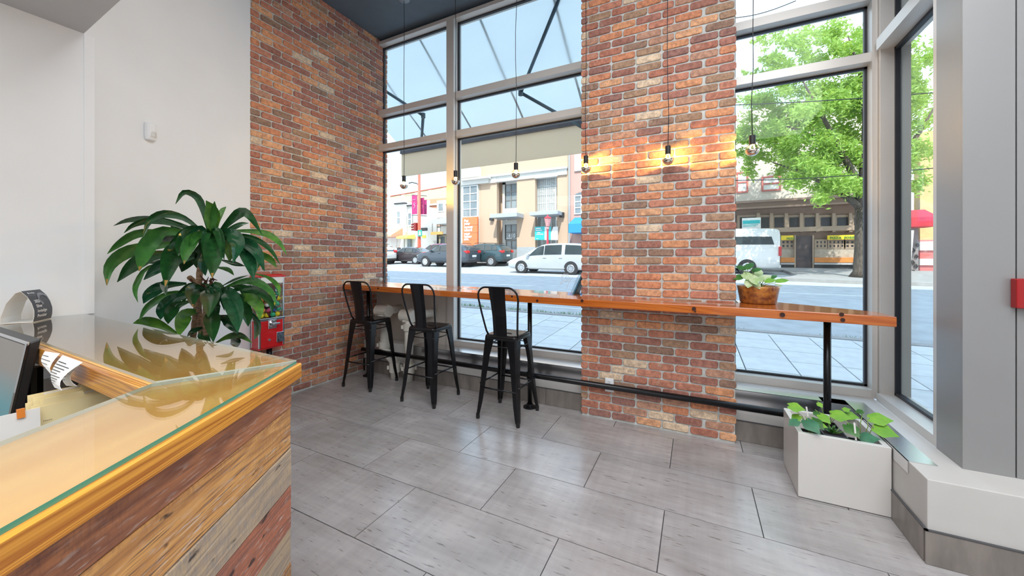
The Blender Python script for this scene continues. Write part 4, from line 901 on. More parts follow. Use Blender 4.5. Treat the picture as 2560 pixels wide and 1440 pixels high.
# ------------------------------------------------------------------ capsule vending machine against the brick wall
vx0, vx1, vy0, vy1 = XB+.018, -3.575, 1.985, 2.215
vm = thing('vending_machine', ((vx0+vx1)/2, 2.1, 0), 'red and chrome toy capsule vending machine on a post against the brick wall', 'machine')
MB().lathe([(.001, .001), (.095, .001), (.095, .012), (.04, .03), (.001, .03)], (-3.62, 2.1, 0), 20).build('base', M['black'], vm)
MB().tube([(-3.62, 2.1, .03), (-3.62, 2.1, .562)], .024, 12).build('post', M['black'], vm, smooth=True)
MB().box((vx0, vy0, .562), (vx1, vy1, .815)).build('cabinet', M['red'], vm, bevel=.004)
MB().box((vx0-.004, vy0-.006, .554), (vx1+.006, vy1+.006, .5618)).build('bottom_rim', M['red'], vm, bevel=.002)
MB().box((vx0-.004, vy0-.005, .8155), (vx1+.006, vy1+.005, .84)).build('chrome_band', M['chrome'], vm, bevel=.003)
for x in (vx0, vx1-.016):
    for y in (vy0-.001, vy1-.015): MB().box((x, y, .565), (x+.0165, y+.016, 1.222)).build('corner_post', M['chrome'], vm, bevel=.002)
for q in ((vx1-.004, vy0+.016, vx1-.001, vy1-.016), (vx0, vy0+.016, vx0+.003, vy1-.016)): MB().box((q[0], q[1], .841), (q[2], q[3], 1.222)).build('pane', M['clear'], vm)
for y in (vy0+.001, vy1-.004): MB().box((vx0+.017, y, .841), (vx1-.017, y+.003, 1.222)).build('pane', M['clear'], vm)
lid = MB().loft([[(vx0-.006, vy0-.008, 1.2225), (vx1+.008, vy0-.008, 1.2225), (vx1+.008, vy1+.008, 1.2225), (vx0-.006, vy1+.008, 1.2225)], [(vx0-.006, vy0-.008, 1.235), (vx1+.008, vy0-.008, 1.235), (vx1+.008, vy1+.008, 1.235), (vx0-.006, vy1+.008, 1.235)], [(vx0+.01, vy0+.02, 1.25), (vx1-.02, vy0+.02, 1.25), (vx1-.02, vy1-.02, 1.25), (vx0+.01, vy1-.02, 1.25)]]).build('lid', M['red'], vm, bevel=.002)
MB().box((vx1-.0015, vy0+.016, 1.165), (vx1+.001, vy1-.016, 1.2215)).build('header_card', M['paper'], vm)
cm = MB().box((vx1, 2.062, .738), (vx1+.008, 2.140, .825)).build('coin_plate', M['chrome'], vm, bevel=.003)
MB().lathe([(.001, .008), (.033, .008), (.033, .020), (.026, .028), (.001, .028)], (vx1, 2.101, .785), 18, axis='X').build('dial', M['chrome'], cm)
MB().box((vx1+.028, 2.088, .776), (vx1+.048, 2.150, .794)).build('handle', M['chrome'], cm, bevel=.004)
chu = MB().box((vx1, 2.140, .600), (vx1+.006, 2.212, .695)).build('chute_frame', M['chrome'], vm, bevel=.002)
MB().loft([[(vx1+.006, 2.146, .606), (vx1+.006, 2.206, .606), (vx1+.006, 2.206, .690), (vx1+.006, 2.146, .690)], [(vx1+.030, 2.149, .606), (vx1+.030, 2.203, .606), (vx1+.008, 2.203, .688), (vx1+.008, 2.149, .688)]]).build('chute_door', mat('chute_steel', (.10, .12, .15), .3, .5, var=.6, scale=60), chu)
MB().lathe([(.001, 0), (.012, 0), (.012, .006), (.001, .007)], (vx1, 2.075, .635), 12, axis='X').build('lock', M['chrome'], vm)
MB().ext([(vx1-.02, .567), (vx1+.012, .567), (vx1+.012, .571), (vx1-.02, .571)], vy0+.02, vy1-.06).build('tray_lip', M['red'], vm)
CC = {'orange': (.85, .30, .04), 'yellow': (.88, .66, .02), 'green': (.02, .42, .22), 'blue': (.03, .12, .55), 'pink': (.80, .10, .25), 'white': (.8, .82, .80), 'red': (.70, .05, .05)}
for k, v in CC.items(): M['cap_'+k] = mat('capsule_'+k, v, .25, var=.12, scale=30)
cr_ = .0225; caps = []; pat = {0: 'yellow yellow green yellow', 1: 'orange pink blue green', 2: 'orange white yellow green', 3: 'orange orange white yellow', 4: 'red yellow orange green', 5: 'pink orange green green'}
rc = random.Random(4); order = {}
for lay_ in range(6):
    for col in range(4):
        for dp_ in range(2):
            c = pat[lay_].split()[col]
            if dp_ == 0 and rc.random() < .5: c = rc.choice(list(CC))
            if lay_ == 5 and rc.random() < .35: continue
            x = vx1-.030-(1-dp_)*.053+rc.uniform(-.002, .001); y = vy0+.044+col*.0485+rc.uniform(-.004, .003)+(.004 if lay_ % 2 else -.004); z = .8425+cr_+lay_*.0497
            caps.append((z, c, x, y, lay_, col, dp_))
ordn = ['bottom', 'second', 'third', 'fourth', 'fifth', 'top']; coln = ['nearest the white wall', 'left of centre', 'right of centre', 'nearest the far corner post']
CAPM = {}
for z, c, x, y, ly, col, dp_ in caps:
    lb = '%s toy capsule in the vending machine, %s layer, %s row, %s' % (c, ordn[ly], 'front' if dp_ else 'rear', coln[col])
    t = thing('toy_capsule', (x, y, z), lb, 'capsule', 'toy capsules in the vending machine')
    if c not in CAPM:
        h1 = [(max(.0004, cr_*math.cos(a)), cr_*math.sin(a)) for a in [-math.pi/2+math.pi/2*k/5 for k in range(6)]]+[(cr_*1.03, .001), (cr_*1.03, .004)]
        h2 = [(cr_*.99*math.cos(a), .003+cr_*.97*math.sin(a)) for a in [math.pi/2*k/5*.98 for k in range(6)]]
        a = MB().lathe(h1, n=12).build('half_shell', M['cap_'+c], t, smooth=True); b = MB().lathe(h2, n=12).build('clear_half', M['clear'], t, smooth=True)
        a.matrix_parent_inverse = Matrix.Identity(4); b.matrix_parent_inverse = Matrix.Identity(4); CAPM[c] = (a.data, b.data)
    else:
        for nm, me in zip(('half_shell', 'clear_half'), CAPM[c]):
            o = bpy.data.objects.new(nm, me); COL.objects.link(o); o.parent = t
    t.rotation_euler = (R.uniform(-1.6, 1.6), R.uniform(-1.2, 1.2), R.uniform(0, 6))

# ================================================================== outside: street
M['asphalt'] = mat('asphalt', (.43, .45, .47), .8, var=.2, scale=3, bump=.2, bscale=120)
M['paver'] = mat('concrete_paver', (.62, .63, .63), .8, var=.13, scale=5, rnd=.07, bump=.15, bscale=90)
M['concrete'] = mat('concrete', (.33, .32, .31), .85, var=.15, scale=4)
M['roadpaint'] = mat('road_paint', (.75, .76, .76), .7, var=.15, scale=12)
def sheet(xs, ys, dz, th=.1):
    b = MB()
    b.prism([(xs[0], ys[0]), (xs[1], ys[0]), (xs[1], ys[1]), (xs[0], ys[1])], lambda x, y: gz(x, y)+dz-th, lambda x, y: gz(x, y)+dz); return b
road = sheet((-110, 60), (7.6, 75), 0).build('road', M['asphalt']); tag(road, 'grey asphalt street outside the windows', 'road', kind='structure')
sw = sheet((-14, 14), (3.6, 8.06), -.02).build('sidewalk', M['grout']); tag(sw, 'concrete slab sidewalk just outside the windows', 'sidewalk', kind='structure')
for i in range(-15, 13):
    for j in range(7):
        x0, y0 = i*.56, 3.75+j*.57
        if x0 < -8.5 or x0 > 6: continue
        cx, cy = x0+.28, y0+.285
        o = MB().prism([(-.273, -.280), (.273, -.280), (.273, .280), (-.273, .280)], lambda x, y: -.03, lambda x, y: .037*y-.013*x).build('slab', M['paver'], sw)
        o.location = (cx, cy, gz(cx, cy)+R.uniform(0, .003))
cb = MB().prism([(-14, 7.76), (14, 7.76), (14, 7.95), (-14, 7.95)], lambda x, y: gz(x, y)-.2, lambda x, y: gz(x, y)+.01).build('curb', M['concrete'], sw)
g = MB()
for k in range(1500):
    x = R.uniform(-8.2, -1.6) if k < 1150 else R.uniform(-1.6, 5); y = 8.0+R.gauss(0, .04); h = R.uniform(.02, .09)*(1 if k < 1150 else .4)*(.5+.8*abs(math.sin(x*2.1))); a = R.uniform(0, 3.1); z = gz(x, y)-.01
    u = V3((math.cos(a), math.sin(a), 0))*.006; t_ = V3((R.uniform(-.03, .03), R.uniform(-.03, .03), h))
    p = V3((x, y, z)); g.add([p-u, p+u, p+t_], [(0, 1, 2)])
tag(g.build('grass', mat('curb_grass', (.16, .34, .06), .7, var=.3)), 'strip of short green weeds along the curb', 'grass', kind='stuff')
for (x0, x1, y) in ((-9, -5.5, 12.8), (-3.5, -.4, 13.6), (2.4, 5.2, 14.3), (-14, -11, 13.2), (6.5, 9.5, 14.3)):
    MB().prism([(x0, y), (x1, y), (x1, y+.11), (x0, y+.11)], lambda x, y: gz(x, y)+.001, lambda x, y: gz(x, y)+.006).build('lane_marking', M['roadpaint'], road)
MB().prism([(-9.5, 8.7), (-1, 8.7), (-1, 8.78), (-9.5, 8.78)], lambda x, y: gz(x, y)+.001, lambda x, y: gz(x, y)+.005).build('lane_marking', M['roadpaint'], road)
fs = sheet((-22, 60), (24.7, 27.2), .13, .25).build('far_sidewalk', M['concrete']); tag(fs, 'far sidewalk in front of the brick bank and shops', 'sidewalk', kind='structure')
bo = MB().prism([(3.2, 18.9), (5, 18.55), (60, 18.75), (60, 24.69), (4.3, 24.69), (4.2, 21)], lambda x, y: gz(x, y)-.1, lambda x, y: gz(x, y)+.13).build('curb_extension', M['concrete']); tag(bo, 'sidewalk bulge around the street tree', 'sidewalk', kind='structure')

# building over and beside the room
M['render'] = mat('facade_render', (.50, .49, .47), .8, var=.1, scale=2)
struct('wall_upper', MB().box((-16, -10, 4.47), (18, 3.74, 16.5)), M['render'], 'unseen upper storeys above the windows, widened to shade the sidewalk')  # unseen mass, stretched sideways to keep sun off the sidewalk
struct('wall_outer', MB().box((-16, 3.4, -.3), (XB-.26, 3.74, 4.46)), M['render'], 'outside wall left of the front windows')

# awning over the left window
aw = thing('window_awning', (-2.6, 3.8, 3.0), 'pale fabric awning with folding metal arms outside the left window', 'awning')
def fabric(name, col, tl):
    m, t, b = _mat(name); N = t.nodes.new; K = t.links.new; t.nodes.remove(b)
    o = t.nodes['Material Output']; d = N('ShaderNodeBsdfDiffuse'); tr = N('ShaderNodeBsdfTranslucent'); ms = N('ShaderNodeMixShader'); ms.inputs[0].default_value = tl
    n = N('ShaderNodeTexNoise'); n.inputs['Scale'].default_value = 1.6; n.inputs['Detail'].default_value = 5; r = N('ShaderNodeValToRGB')
    r.color_ramp.elements[0].color = (*[c*.88 for c in col], 1); r.color_ramp.elements[1].color = (*col, 1); K(n.outputs['Fac'], r.inputs[0])
    for q in (d, tr): K(r.outputs[0], q.inputs[0])
    K(d.outputs[0], ms.inputs[1]); K(tr.outputs[0], ms.inputs[2]); K(ms.outputs[0], o.inputs[0]); return m
M['fabric'] = fabric('awning_fabric', (.95, .98, .98), .72)
AY = 5.3; vt, vb = at(1002, 382, AY), at(1002, 442, AY); AXL, AXR = vt.x, -.6
zw, zf = 4.44, vt.z+.10
MB().loft([[(AXL, 3.78, zw), (AXR, 3.78, zw), (AXR, 3.78, zw+.004), (AXL, 3.78, zw+.004)], [(AXL, 4.5, (zw+zf)/2-.012), (AXR, 4.5, (zw+zf)/2-.012), (AXR, 4.5, (zw+zf)/2-.008), (AXL, 4.5, (zw+zf)/2-.008)], [(AXL, AY, zf), (AXR, AY, zf), (AXR, AY, zf+.004), (AXL, AY, zf+.004)]]).build('fabric', M['fabric'], aw)
for x in (-4.3, -3.35, -2.4, -1.45): MB().loft([[(x, 3.79, zw-.003), (x+.03, 3.79, zw-.003), (x+.03, 3.79, zw-.001), (x, 3.79, zw-.001)], [(x, AY-.02, zf-.013), (x+.03, AY-.02, zf-.013), (x+.03, AY-.02, zf-.011), (x, AY-.02, zf-.011)]]).build('seam', fabric('seam_fabric', (.55, .57, .58), .3) if x < -4 else bpy.data.materials['seam_fabric'], aw)
MB().box((AXL, AY-.03, vt.z-.03), (AXR, AY+.05, vt.z+.10)).build('front_bar', mat('awning_bar', (.16, .16, .19), .5, .3, var=.2), aw, bevel=.01)
MB().box((AXL+.005, AY+.012, vb.z), (AXR, AY+.018, vt.z-.03)).build('valance', fabric('valance_fabric', (.92, .80, .66), .72), aw)
M['arm'] = mat('arm_steel', (.10, .14, .17), .4, .5, var=.15)
for pts in ([at(1425, -70, 3.82), at(1302, 232, 4.62), at(1462, 322, AY-.06)], [at(905, 190, 3.82), at(1058, 289, 4.62), at(1053, 362, AY-.06)]):
    a_m = MB().tube(pts[:2], .022, 8).build('arm', M['arm'], aw, smooth=True); MB().tube(pts[1:], .024, 8).build('arm', M['arm'], aw, smooth=True)
    MB().lathe([(.001, -.035), (.035, -.035), (.035, .035), (.001, .035)], pts[1], 12).build('elbow', M['arm'], a_m)

# ------------------------------------------------------------------ cars
M['tire'] = mat('tire', (.03, .03, .032), .8, var=.2); M['rim'] = mat('rim', (.62, .63, .65), .3, .7, var=.1); M['carglass'] = mat('car_glass', (.045, .06, .065), .06, var=.4, scale=2, coat=.5)
M['tail'] = mat('tail_lamp', (.60, .015, .02), .2, var=.2); M['plate'] = mat('number_plate', (.75, .77, .80), .5, var=.05); M['trimb'] = mat('car_trim', (.03, .03, .033), .5, var=.2)
def paint(n, c, metal=.3): return mat(n, c, .28, metal, var=.05, scale=2, coat=.7)
BODY = {'minivan': dict(L=5.05, W=1.93, H=1.74, wb=(.185, .775), r=.335, st=[(0, .34, .60, .62), (.015, .24, .70, .72), (.09, .2, .84, .88), (.205, .2, .98, 1.02), (.30, .2, 1.0, 1.38), (.40, .2, 1.01, 1.64), (.50, .2, 1.03, 1.72), (.70, .2, 1.05, 1.74), (.88, .2, 1.06, 1.69), (.95, .24, 1.06, 1.56), (.985, .30, 1.02, 1.10), (1, .42, .88, .90)], win=[(.275, .455, .37, .455), (.465, .665, .465, .665), (.705, .925, .705, .895)]),
 'suv': dict(L=4.6, W=1.87, H=1.68, wb=(.20, .79), r=.36, st=[(0, .45, .70, .72), (.02, .30, .86, .88), (.10, .26, .98, 1.0), (.25, .26, 1.06, 1.08), (.33, .26, 1.07, 1.36), (.42, .26, 1.08, 1.60), (.55, .26, 1.1, 1.67), (.75, .26, 1.13, 1.66), (.90, .28, 1.16, 1.58), (.96, .32, 1.16, 1.34), (.99, .36, 1.05, 1.08), (1, .48, .86, .88)], win=[(.33, .48, .40, .48), (.49, .66, .49, .66), (.675, .80, .675, .79), (.815, .90, .815, .87)]),
 'sedan': dict(L=4.75, W=1.85, H=1.45, wb=(.19, .78), r=.335, st=[(0, .36, .60, .61), (.02, .22, .70, .71), (.12, .18, .82, .84), (.27, .18, .92, .94), (.36, .18, .94, 1.22), (.45, .18, .95, 1.40), (.57, .18, .96, 1.44), (.70, .18, .97, 1.38), (.80, .18, .98, 1.16), (.86, .19, .98, 1.01), (.97, .24, .96, .98), (1, .40, .80, .82)], win=[(.335, .53, .43, .53), (.545, .70, .545, .70), (.71, .79, .71, .74)]),
 'van': dict(L=5.7, W=2.0, H=2.36, wb=(.17, .75), r=.35, st=[(0, .40, .70, .72), (.02, .28, .95, 1.0), (.12, .25, 1.15, 1.3), (.22, .25, 1.25, 2.0), (.30, .25, 1.28, 2.30), (.5, .25, 1.3, 2.36), (.8, .25, 1.3, 2.36), (.975, .26, 1.3, 2.33), (.99, .30, 1.28, 2.26), (1, .40, 1.2, 2.1)], win=[(.18, .30, .24, .30), (.33, .60, .33, .60), (.62, .95, .62, .93)])}
def car(name, kind, lb, X0, Yn, col, scale=1., zoff=0., nospoke=False):
    B = BODY[kind]; L_, W_ = B['L']*scale, B['W']*scale; k = scale
    X = X0; zc = gz(X+L_/2, Yn+W_/2)+zoff
    t = thing(name, (X+L_/2, Yn+W_/2, zc), lb, 'car'); ROOT.pop(t.name)
    def ring(s):
        x, zu, zb, zr = s; x = x*L_-L_/2; h = W_/2; cab = zr-zb > .12
        wr = h*(.80 if cab else .93)
        pinch = .90 if s[0] in (0, 1) else .97 if s[0] < .03 or s[0] > .96 else 1.; h *= pinch; wr *= pinch
        if kind == 'van': wr = h*(.90 if cab else .95)
        p = [(h*.86, zu), (h*.985, zu+.10), (h, (zu+zb)*.52), (h*.975, zb), (wr, zr-.05 if cab else zr-.012), (wr*.84, zr), (0, zr+.02)]
        full = [(x, -a*1., z*k) for a, z in p]+[(x, a, z*k) for a, z in p[-2::-1]]
        return full
    st = B['st']; rings = [ring(s) for s in st]
    MB().loft(rings).build('body', col, t, smooth=True, sub=1)
    def ringat(x):
        for (a, ra), (b, rb) in zip(zip(st, rings), zip(st[1:], rings[1:])):
            if a[0] <= x <= b[0]: 
                f = (x-a[0])/(b[0]-a[0]); return [V3(p).lerp(V3(q), f) for p, q in zip(ra, rb)]
    for side in (0, 1):
        for (b0, b1, t0_, t1_) in B['win']:
            m = MB(); up = []; dn = []
            f0, f1 = (.10, .92) if kind != 'van' else (.22, .62)
            for j in range(7):
                f = j/6; 
                rb_, rt_ = ringat(b0+(b1-b0)*f), ringat(t0_+(t1_-t0_)*f)
                i3, i4 = (3, 4) if side == 0 else (9, 8)
                o_ = V3((0, -.012 if side == 0 else .012, 0))
                dn.append(rb_[i3].lerp(rb_[i4], f0)+o_); up.append(rt_[i3].lerp(rt_[i4], f1)+o_)
            n = len(dn); m.add(dn+up, [(j, j+1, n+j+1, n+j) for j in range(n-1)]).build('side_window', M['carglass'], t)
    def across(x0, x1, i0, i1, off, nm, fa=0., fb=1.):
        a, b = ringat(x0), ringat(x1); j0, j1 = 12-i0, 12-i1
        q = [a[i0].lerp(a[j0], .07), a[i0].lerp(a[j0], .93), b[i1].lerp(b[j1], .93), b[i1].lerp(b[j1], .07)]; m = MB(); m.add([p+V3(off) for p in q], [(0, 1, 2, 3)]); m.build(nm, M['carglass'], t)
    bel = [s for s in st if s[3]-s[2] > .12]; hood = [s for s in st if s[0] < bel[0][0]][-1]; tr = ([s for s in st if s[0] > bel[-1][0]] or [st[-1]])[0]
    across(hood[0]+.01, bel[1][0], 3, 4, (-.02, 0, .02), 'windscreen')
    if kind == 'van': 
        for y0_, y1_ in ((-.8, -.06), (.06, .8)): MB().box((L_/2*.985, y0_*k, 1.35*k), (L_/2+.004, y1_*k, 2.0*k)).build('rear_window', M['carglass'], t)
    else: across(tr[0]-.005, bel[-2][0]+.01, 4, 4, (.03, 0, .015), 'rear_window')
    for wx in B['wb']:
        for sy in (-1, 1):
            x = wx*L_-L_/2; y = sy*(W_/2-.10*k); r = B['r']*k; s_ = sy
            MB().lathe([(.001, -.12*k*s_), (r*1.16, -.12*k*s_), (r*1.16, .104*k*s_), (.001, .104*k*s_)], (x, y, r*1.04), 20, axis='Y').build('wheel_arch', M['trimb'], t)
            w = MB().lathe([(.001, 0), (r*.9, 0), (r, .02*s_), (r, .10*k*s_), (r*.93, .125*k*s_), (r*.66, .128*k*s_), (.001, .118*k*s_)], (x, y, r), 20, axis='Y').build('wheel', M['tire'], t)
            MB().lathe([(r*.66, .126*k*s_), (r*.62, .134*k*s_), (r*.2, .128*k*s_), (.001, .132*k*s_)], (x, y, r), 20, axis='Y').build('rim', M['rim'], w)
            if sy < 0:
                hb_ = MB()
                for q in range(8):
                    a = q*math.pi/4+.2; 
                    hb_.add([(x+r*math.cos(a+d_)*rr_, y-.1325*k, r+r*math.sin(a+d_)*rr_) for d_, rr_ in ((-.14, .56), (.14, .56), (.09, .30), (-.09, .30))], [(0, 1, 2, 3)])
                hb_.build('rim_opening', M['trimb'], w)
    r97 = ringat(.965)
    for sy in (-1, 1):
        zb_ = st[-3][2]*k
        if kind == 'van': MB().box((L_/2-.10, sy*(W_/2-.13), .95*k), (L_/2+.012, sy*(W_/2+.012), 1.42*k)).build('tail_lamp', M['tail'], t, bevel=.01)
        else: MB().ext([(L_/2-.34*k, zb_-.02), (L_/2-.03*k, zb_-.18*k), (L_/2+.005, zb_-.10*k), (L_/2-.05*k, zb_+.03)], sy*(W_/2*.60), sy*(W_/2*.985)).build('tail_lamp', M['tail'], t)
        MB().box((L_*hood[0]-L_/2+.25*k, sy*(W_/2-.02), (hood[2]+.02)*k), (L_*hood[0]-L_/2+.42*k, sy*(W_/2+.16), (hood[2]+.17)*k)).build('mirror', col, t, bevel=.03)
        MB().box((-L_/2+.02, sy*W_/2*.55, st[1][2]*k-.16), (-L_/2+.10, sy*W_/2*.86, st[1][2]*k-.02)).build('head_lamp', M['chrome'], t, bevel=.02)
        for hx in (.45, .64): MB().box((hx*L_-L_/2, sy*(W_/2-.01), (st[4][2]-.10)*k), (hx*L_-L_/2+.2*k, sy*(W_/2+.022), (st[4][2]-.06)*k)).build('door_handle', col, t, bevel=.01)
    MB().box((L_/2-.01, -.26*k, .72*k), (L_/2+.012, .26*k, .86*k)).build('number_plate', M['plate'], t)
    MB().box((L_/2-.12, -W_/2*.86, .34*k), (L_/2+.03, W_/2*.86, .50*k)).build('bumper', M['trimb'] if kind == 'suv' else col, t, bevel=.03)
    MB().box((-L_*.25, -W_/2-.004, .33*k), (L_*.22, -W_/2+.03, .36*k)).box((-L_*.25, W_/2-.03, .33*k), (L_*.22, W_/2+.004, .36*k)).build('side_trim', M['trimb'] if kind == 'suv' else col, t)
    if kind == 'suv':
        for sy in (-1, 1): MB().tube([(-.05*L_, sy*W_/2*.70, 1.68*k), (.0*L_, sy*W_/2*.70, 1.72*k), (.32*L_, sy*W_/2*.70, 1.70*k), (.36*L_, sy*W_/2*.70, 1.64*k)], .018, 6).build('roof_rail', M['trimb'], t)
    t.rotation_euler = (0.030, .013, 0)
    return t
xr_ = at(1303, 680, 18.45).x
car('minivan', 'minivan', 'silver minivan driving in the near lane, before the brick bank', xr_-.185*5.05*.95, 18.45, paint('paint_silver', (.56, .58, .60)), .95)
xr_ = at(1063, 660, 21.45).x
car('suv_car', 'suv', 'dark grey sport utility car half hidden by the window mullion', xr_-.20*4.6, 21.45, paint('paint_graphite', (.055, .07, .09)))
xr_ = at(1227, 665, 23.5).x
car('suv_car', 'suv', 'dark teal sport utility car seen from behind, between the grey one and the silver minivan', xr_-.79*4.6, 23.5, paint('paint_teal', (.035, .075, .09)))
xr_ = at(975, 655, 23.8).x
car('sedan', 'sedan', 'dark brown saloon car seen through the narrow window bay', xr_-.19*4.75, 23.8, paint('paint_brown', (.05, .04, .045)))
xr_ = at(986, 655, 22.4).x
car('hatchback', 'suv', 'white car cut off by the brick side wall, behind the brown saloon', at(984, 655, 23.0).x-4.7, 21.7, paint('paint_white2', (.75, .72, .68), 0))
car('minivan', 'minivan', 'purple red minivan parked behind the brown saloon by the red post', at(1030, 640, 28).x, 28.0, paint('paint_maroon', (.30, .06, .12)))
van = car('passenger_van', 'van', 'white high-roof passenger van beside the brick pillar, seen past the bar plant', at(1952, 688, 22.3).x-5.7, 22.3, paint('paint_white', (.80, .80, .80), 0))

# ------------------------------------------------------------------ bank and neighbours across the street
FY = 27.0
def bx(b, x0, x1, yt, yb, Y=FY, dp=.3, back=None, m=0):       # px of left, right, top and bottom (read at x0)
    p, q = at(x0, yt, Y), at(x1, yt, Y); zb = at(x0, yb, Y).z
    return b.box((p.x, Y, zb), (q.x, Y+dp, p.z), m)
M['peach'] = mat('peach_brick', (.56, .40, .29), .85, var=.10, scale=30, stretch=(1, 1, 3), bump=.3, bscale=30)
M['cream'] = mat('cream_stone', (.72, .70, .66), .8, var=.05, scale=4)
M['greyst'] = mat('grey_steel_canopy', (.42, .46, .50), .5, .2, var=.05); M['pane'] = mat('office_pane', (.13, .16, .18), .12, var=.5, scale=.6, col2=(.30, .33, .34))
M['wframe'] = mat('white_frame', (.70, .72, .72), .6, var=.04); M['orange'] = mat('orange_panel', (.80, .20, .07), .5, var=.05)
bk = thing('bank_building', tuple(at(1300, 660, FY)), 'peach brick bank building with white cornice and steel canopies across the street', 'building')
GB = 640
ZCUT = at(1196, 447, FY).z
def pier(x0, x1, Y, dp, par):
    p, q = at(x0, 600, Y), at(x1, 600, Y); return MB().box((p.x, Y, at(x0, 690, Y).z), (q.x, Y+dp, ZCUT)).build('wall', M['peach'], par)
def wall(x0, x1, yt, yb, Y=FY, dp=.4, m=M['peach'], par=None, nm='wall'): return bx(MB(), x0, x1, yt, yb, Y, dp).build(nm, m, par)
for (a, b_) in ((1196, 1242), (1292, 1338), (1393, 1420)): pier(a, b_, FY, .4, bk)
wall(1196, 1420, 300, 447, par=bk, dp=2); pier(1238, 1296, FY+1.2, .3, bk); pier(1334, 1398, FY+1.0, .3, bk)
for (a, b_, yt, yb, yy, dp) in ((1220, 1240, 443, 458, FY-.15, .5), (1240, 1336, 441, 455, FY-.12, .4), (1336, 1394, 431, 446, FY-.12, .4), (1394, 1417, 424, 438, FY-.15, .5), (1218, 1417, 439, 443, FY-.3, .7)):
    bx(MB(), a, b_, yt, yb, yy, dp).build('cornice', M['cream'], bk)
for (a, b_, yt, yb) in ((1256, 1292, 522, 537), (1256, 1264, 455, 690), (1256, 1292, 455, 462), (1256, 1292, 552, 562)): bx(MB(), a, b_, yt, yb, FY+.75-.006*(yt % 7), .3+.013*(yt % 5)).build('stone_surround', M['cream'], bk)
wall(1292, 1338, 618, 700, FY-.06, .1, mat('granite_base', (.40, .42, .44), .5, var=.1), bk, 'base_course'); wall(1393, 1420, 616, 700, FY-.06, .1, bpy.data.materials['granite_base'], bk, 'base_course')
def win(par, x0, x1, yt, yb, cols, rows_, Y, fr=M['wframe'], pn=M['pane'], bar=.07):
    p, q = at(x0, yt, Y), at(x1, yt, Y); zb = at(x0, yb, Y).z; f = MB(); w, h = q.x-p.x, p.z-zb
    for i in range(cols+1): x = p.x+w*i/cols; f.box((x-bar/2, Y-.05, zb), (x+bar/2, Y+.05, p.z))
    for j in range(rows_+1): z = zb+h*j/rows_; f.box((p.x-bar*.45, Y-.042, z-bar/2), (q.x+bar*.45, Y+.042, z+bar/2))
    o = f.build('window', fr, par)
    for i in range(cols):
        for j in range(rows_): MB().box((p.x+w*i/cols+bar/2, Y+.0, zb+h*j/rows_+bar/2), (p.x+w*(i+1)/cols-bar/2, Y+.03, zb+h*(j+1)/rows_-bar/2)).build('pane', pn, o)
    return o
win(bk, 1264, 1292, 461, 522, 2, 3, FY+.8, mat('bronze_frame', (.22, .20, .19), .5, var=.1)); win(bk, 1264, 1292, 562, 600, 2, 2, FY+.8, bpy.data.materials['bronze_frame']); win(bk, 1266, 1292, 602, 676, 2, 1, FY+.8, bpy.data.materials['bronze_frame'])
M['blind'] = mat('pale_blind', (.44, .45, .43), .6, var=.35, scale=3, stretch=(6, 1, 1))
win(bk, 1344, 1390, 446, 530, 2, 4, FY+.6, pn=M['blind']); win(bk, 1344, 1390, 542, 660, 4, 3, FY+.6, pn=M['blind'])
gr_ = MB()
pL, pR = at(1344, 446, FY+.5), at(1390, 446, FY+.5); zlo = at(1344, 530, FY+.5).z
for i in range(20): x = pL.x+(pR.x-pL.x)*i/19; gr_.box((x-.012, FY+.49, zlo), (x+.012, FY+.52, pL.z))
for j in range(12): z = pL.z-(pL.z-zlo)*.5*j/11; gr_.box((pL.x, FY+.488, z-.012), (pR.x, FY+.495, z+.012))
gr_.build('window_grille', M['wframe'], bk)
for (a, b_, yt, yb) in ((1225, 1292, 535, 545), (1323, 1394, 530, 539)): bx(MB(), a, b_, yt, yb, FY-1.3, 1.9).build('canopy', M['greyst'], bk, bevel=.02)
for (a, b_, yt, yb) in ((1223, 1231, 545, 551), (1398, 1408, 531, 543)): bx(MB(), a, b_, yt, yb, FY-.3, .3).build('wall_lamp', M['trimb'], bk)
p = at(1271, 594, FY+.72); letters(bk, '410', .45, p, (1, 0, 0), (0, 0, 1), M['whiteink'], (0, -.02, 0), bold=.01)
bx(MB(), 1266, 1280, 595, 597, FY+.72, .02).build('door_print', M['whiteink'], bk)
# glazed corner bay with the orange sign panel
wall(1150, 1160, 420, 690, FY-.1, 1.0, M['cream'], bk); win(bk, 1158, 1194, 467, 543, 2, 4, FY-.2); bx(MB(), 1150, 1197, 424, 446, FY-.4, 1.4).build('cornice', M['cream'], bk); bx(MB(), 1150, 1220, 448, 452, FY-.7, 1.6).build('cornice', M['cream'], bk); bx(MB(), 1150, 1220, 453, 464, FY-.35, 1.4).build('cornice', M['cream'], bk)
bx(MB(), 1192, 1197, 464, 690, FY-.1, .6).build('corner_trim', M['cream'], bk); bx(MB(), 1150, 1196, 380, 425, FY-.3, 1.2).build('wall', M['cream'], bk)
sg = thing('slogan_sign', tuple(at(1175, 616, FY-.3)), 'tall orange sign panel with a white slogan on the corner of the bank', 'sign')
ys = [543.5, 564, 583, 600, 616]
for a, b_ in zip(ys, ys[1:]): bx(MB(), 1156, 1193, a+.3, b_-.3, FY-.42, .2).build('panel', M['orange'], sg)
for i, s in enumerate(('Put', 'your', 'money', 'where', 'your', 'values', 'are.')):
    yy = (555.5, 562.5, 571, 578.5, 587.5, 594.5, 600.8)[i]; p = at(1160.5, yy, FY-.43); letters(sg, s, .315, p, (1, 0, 0), (0, 0, 1), M['whiteink'], (0, -.012, 0), bold=.018)
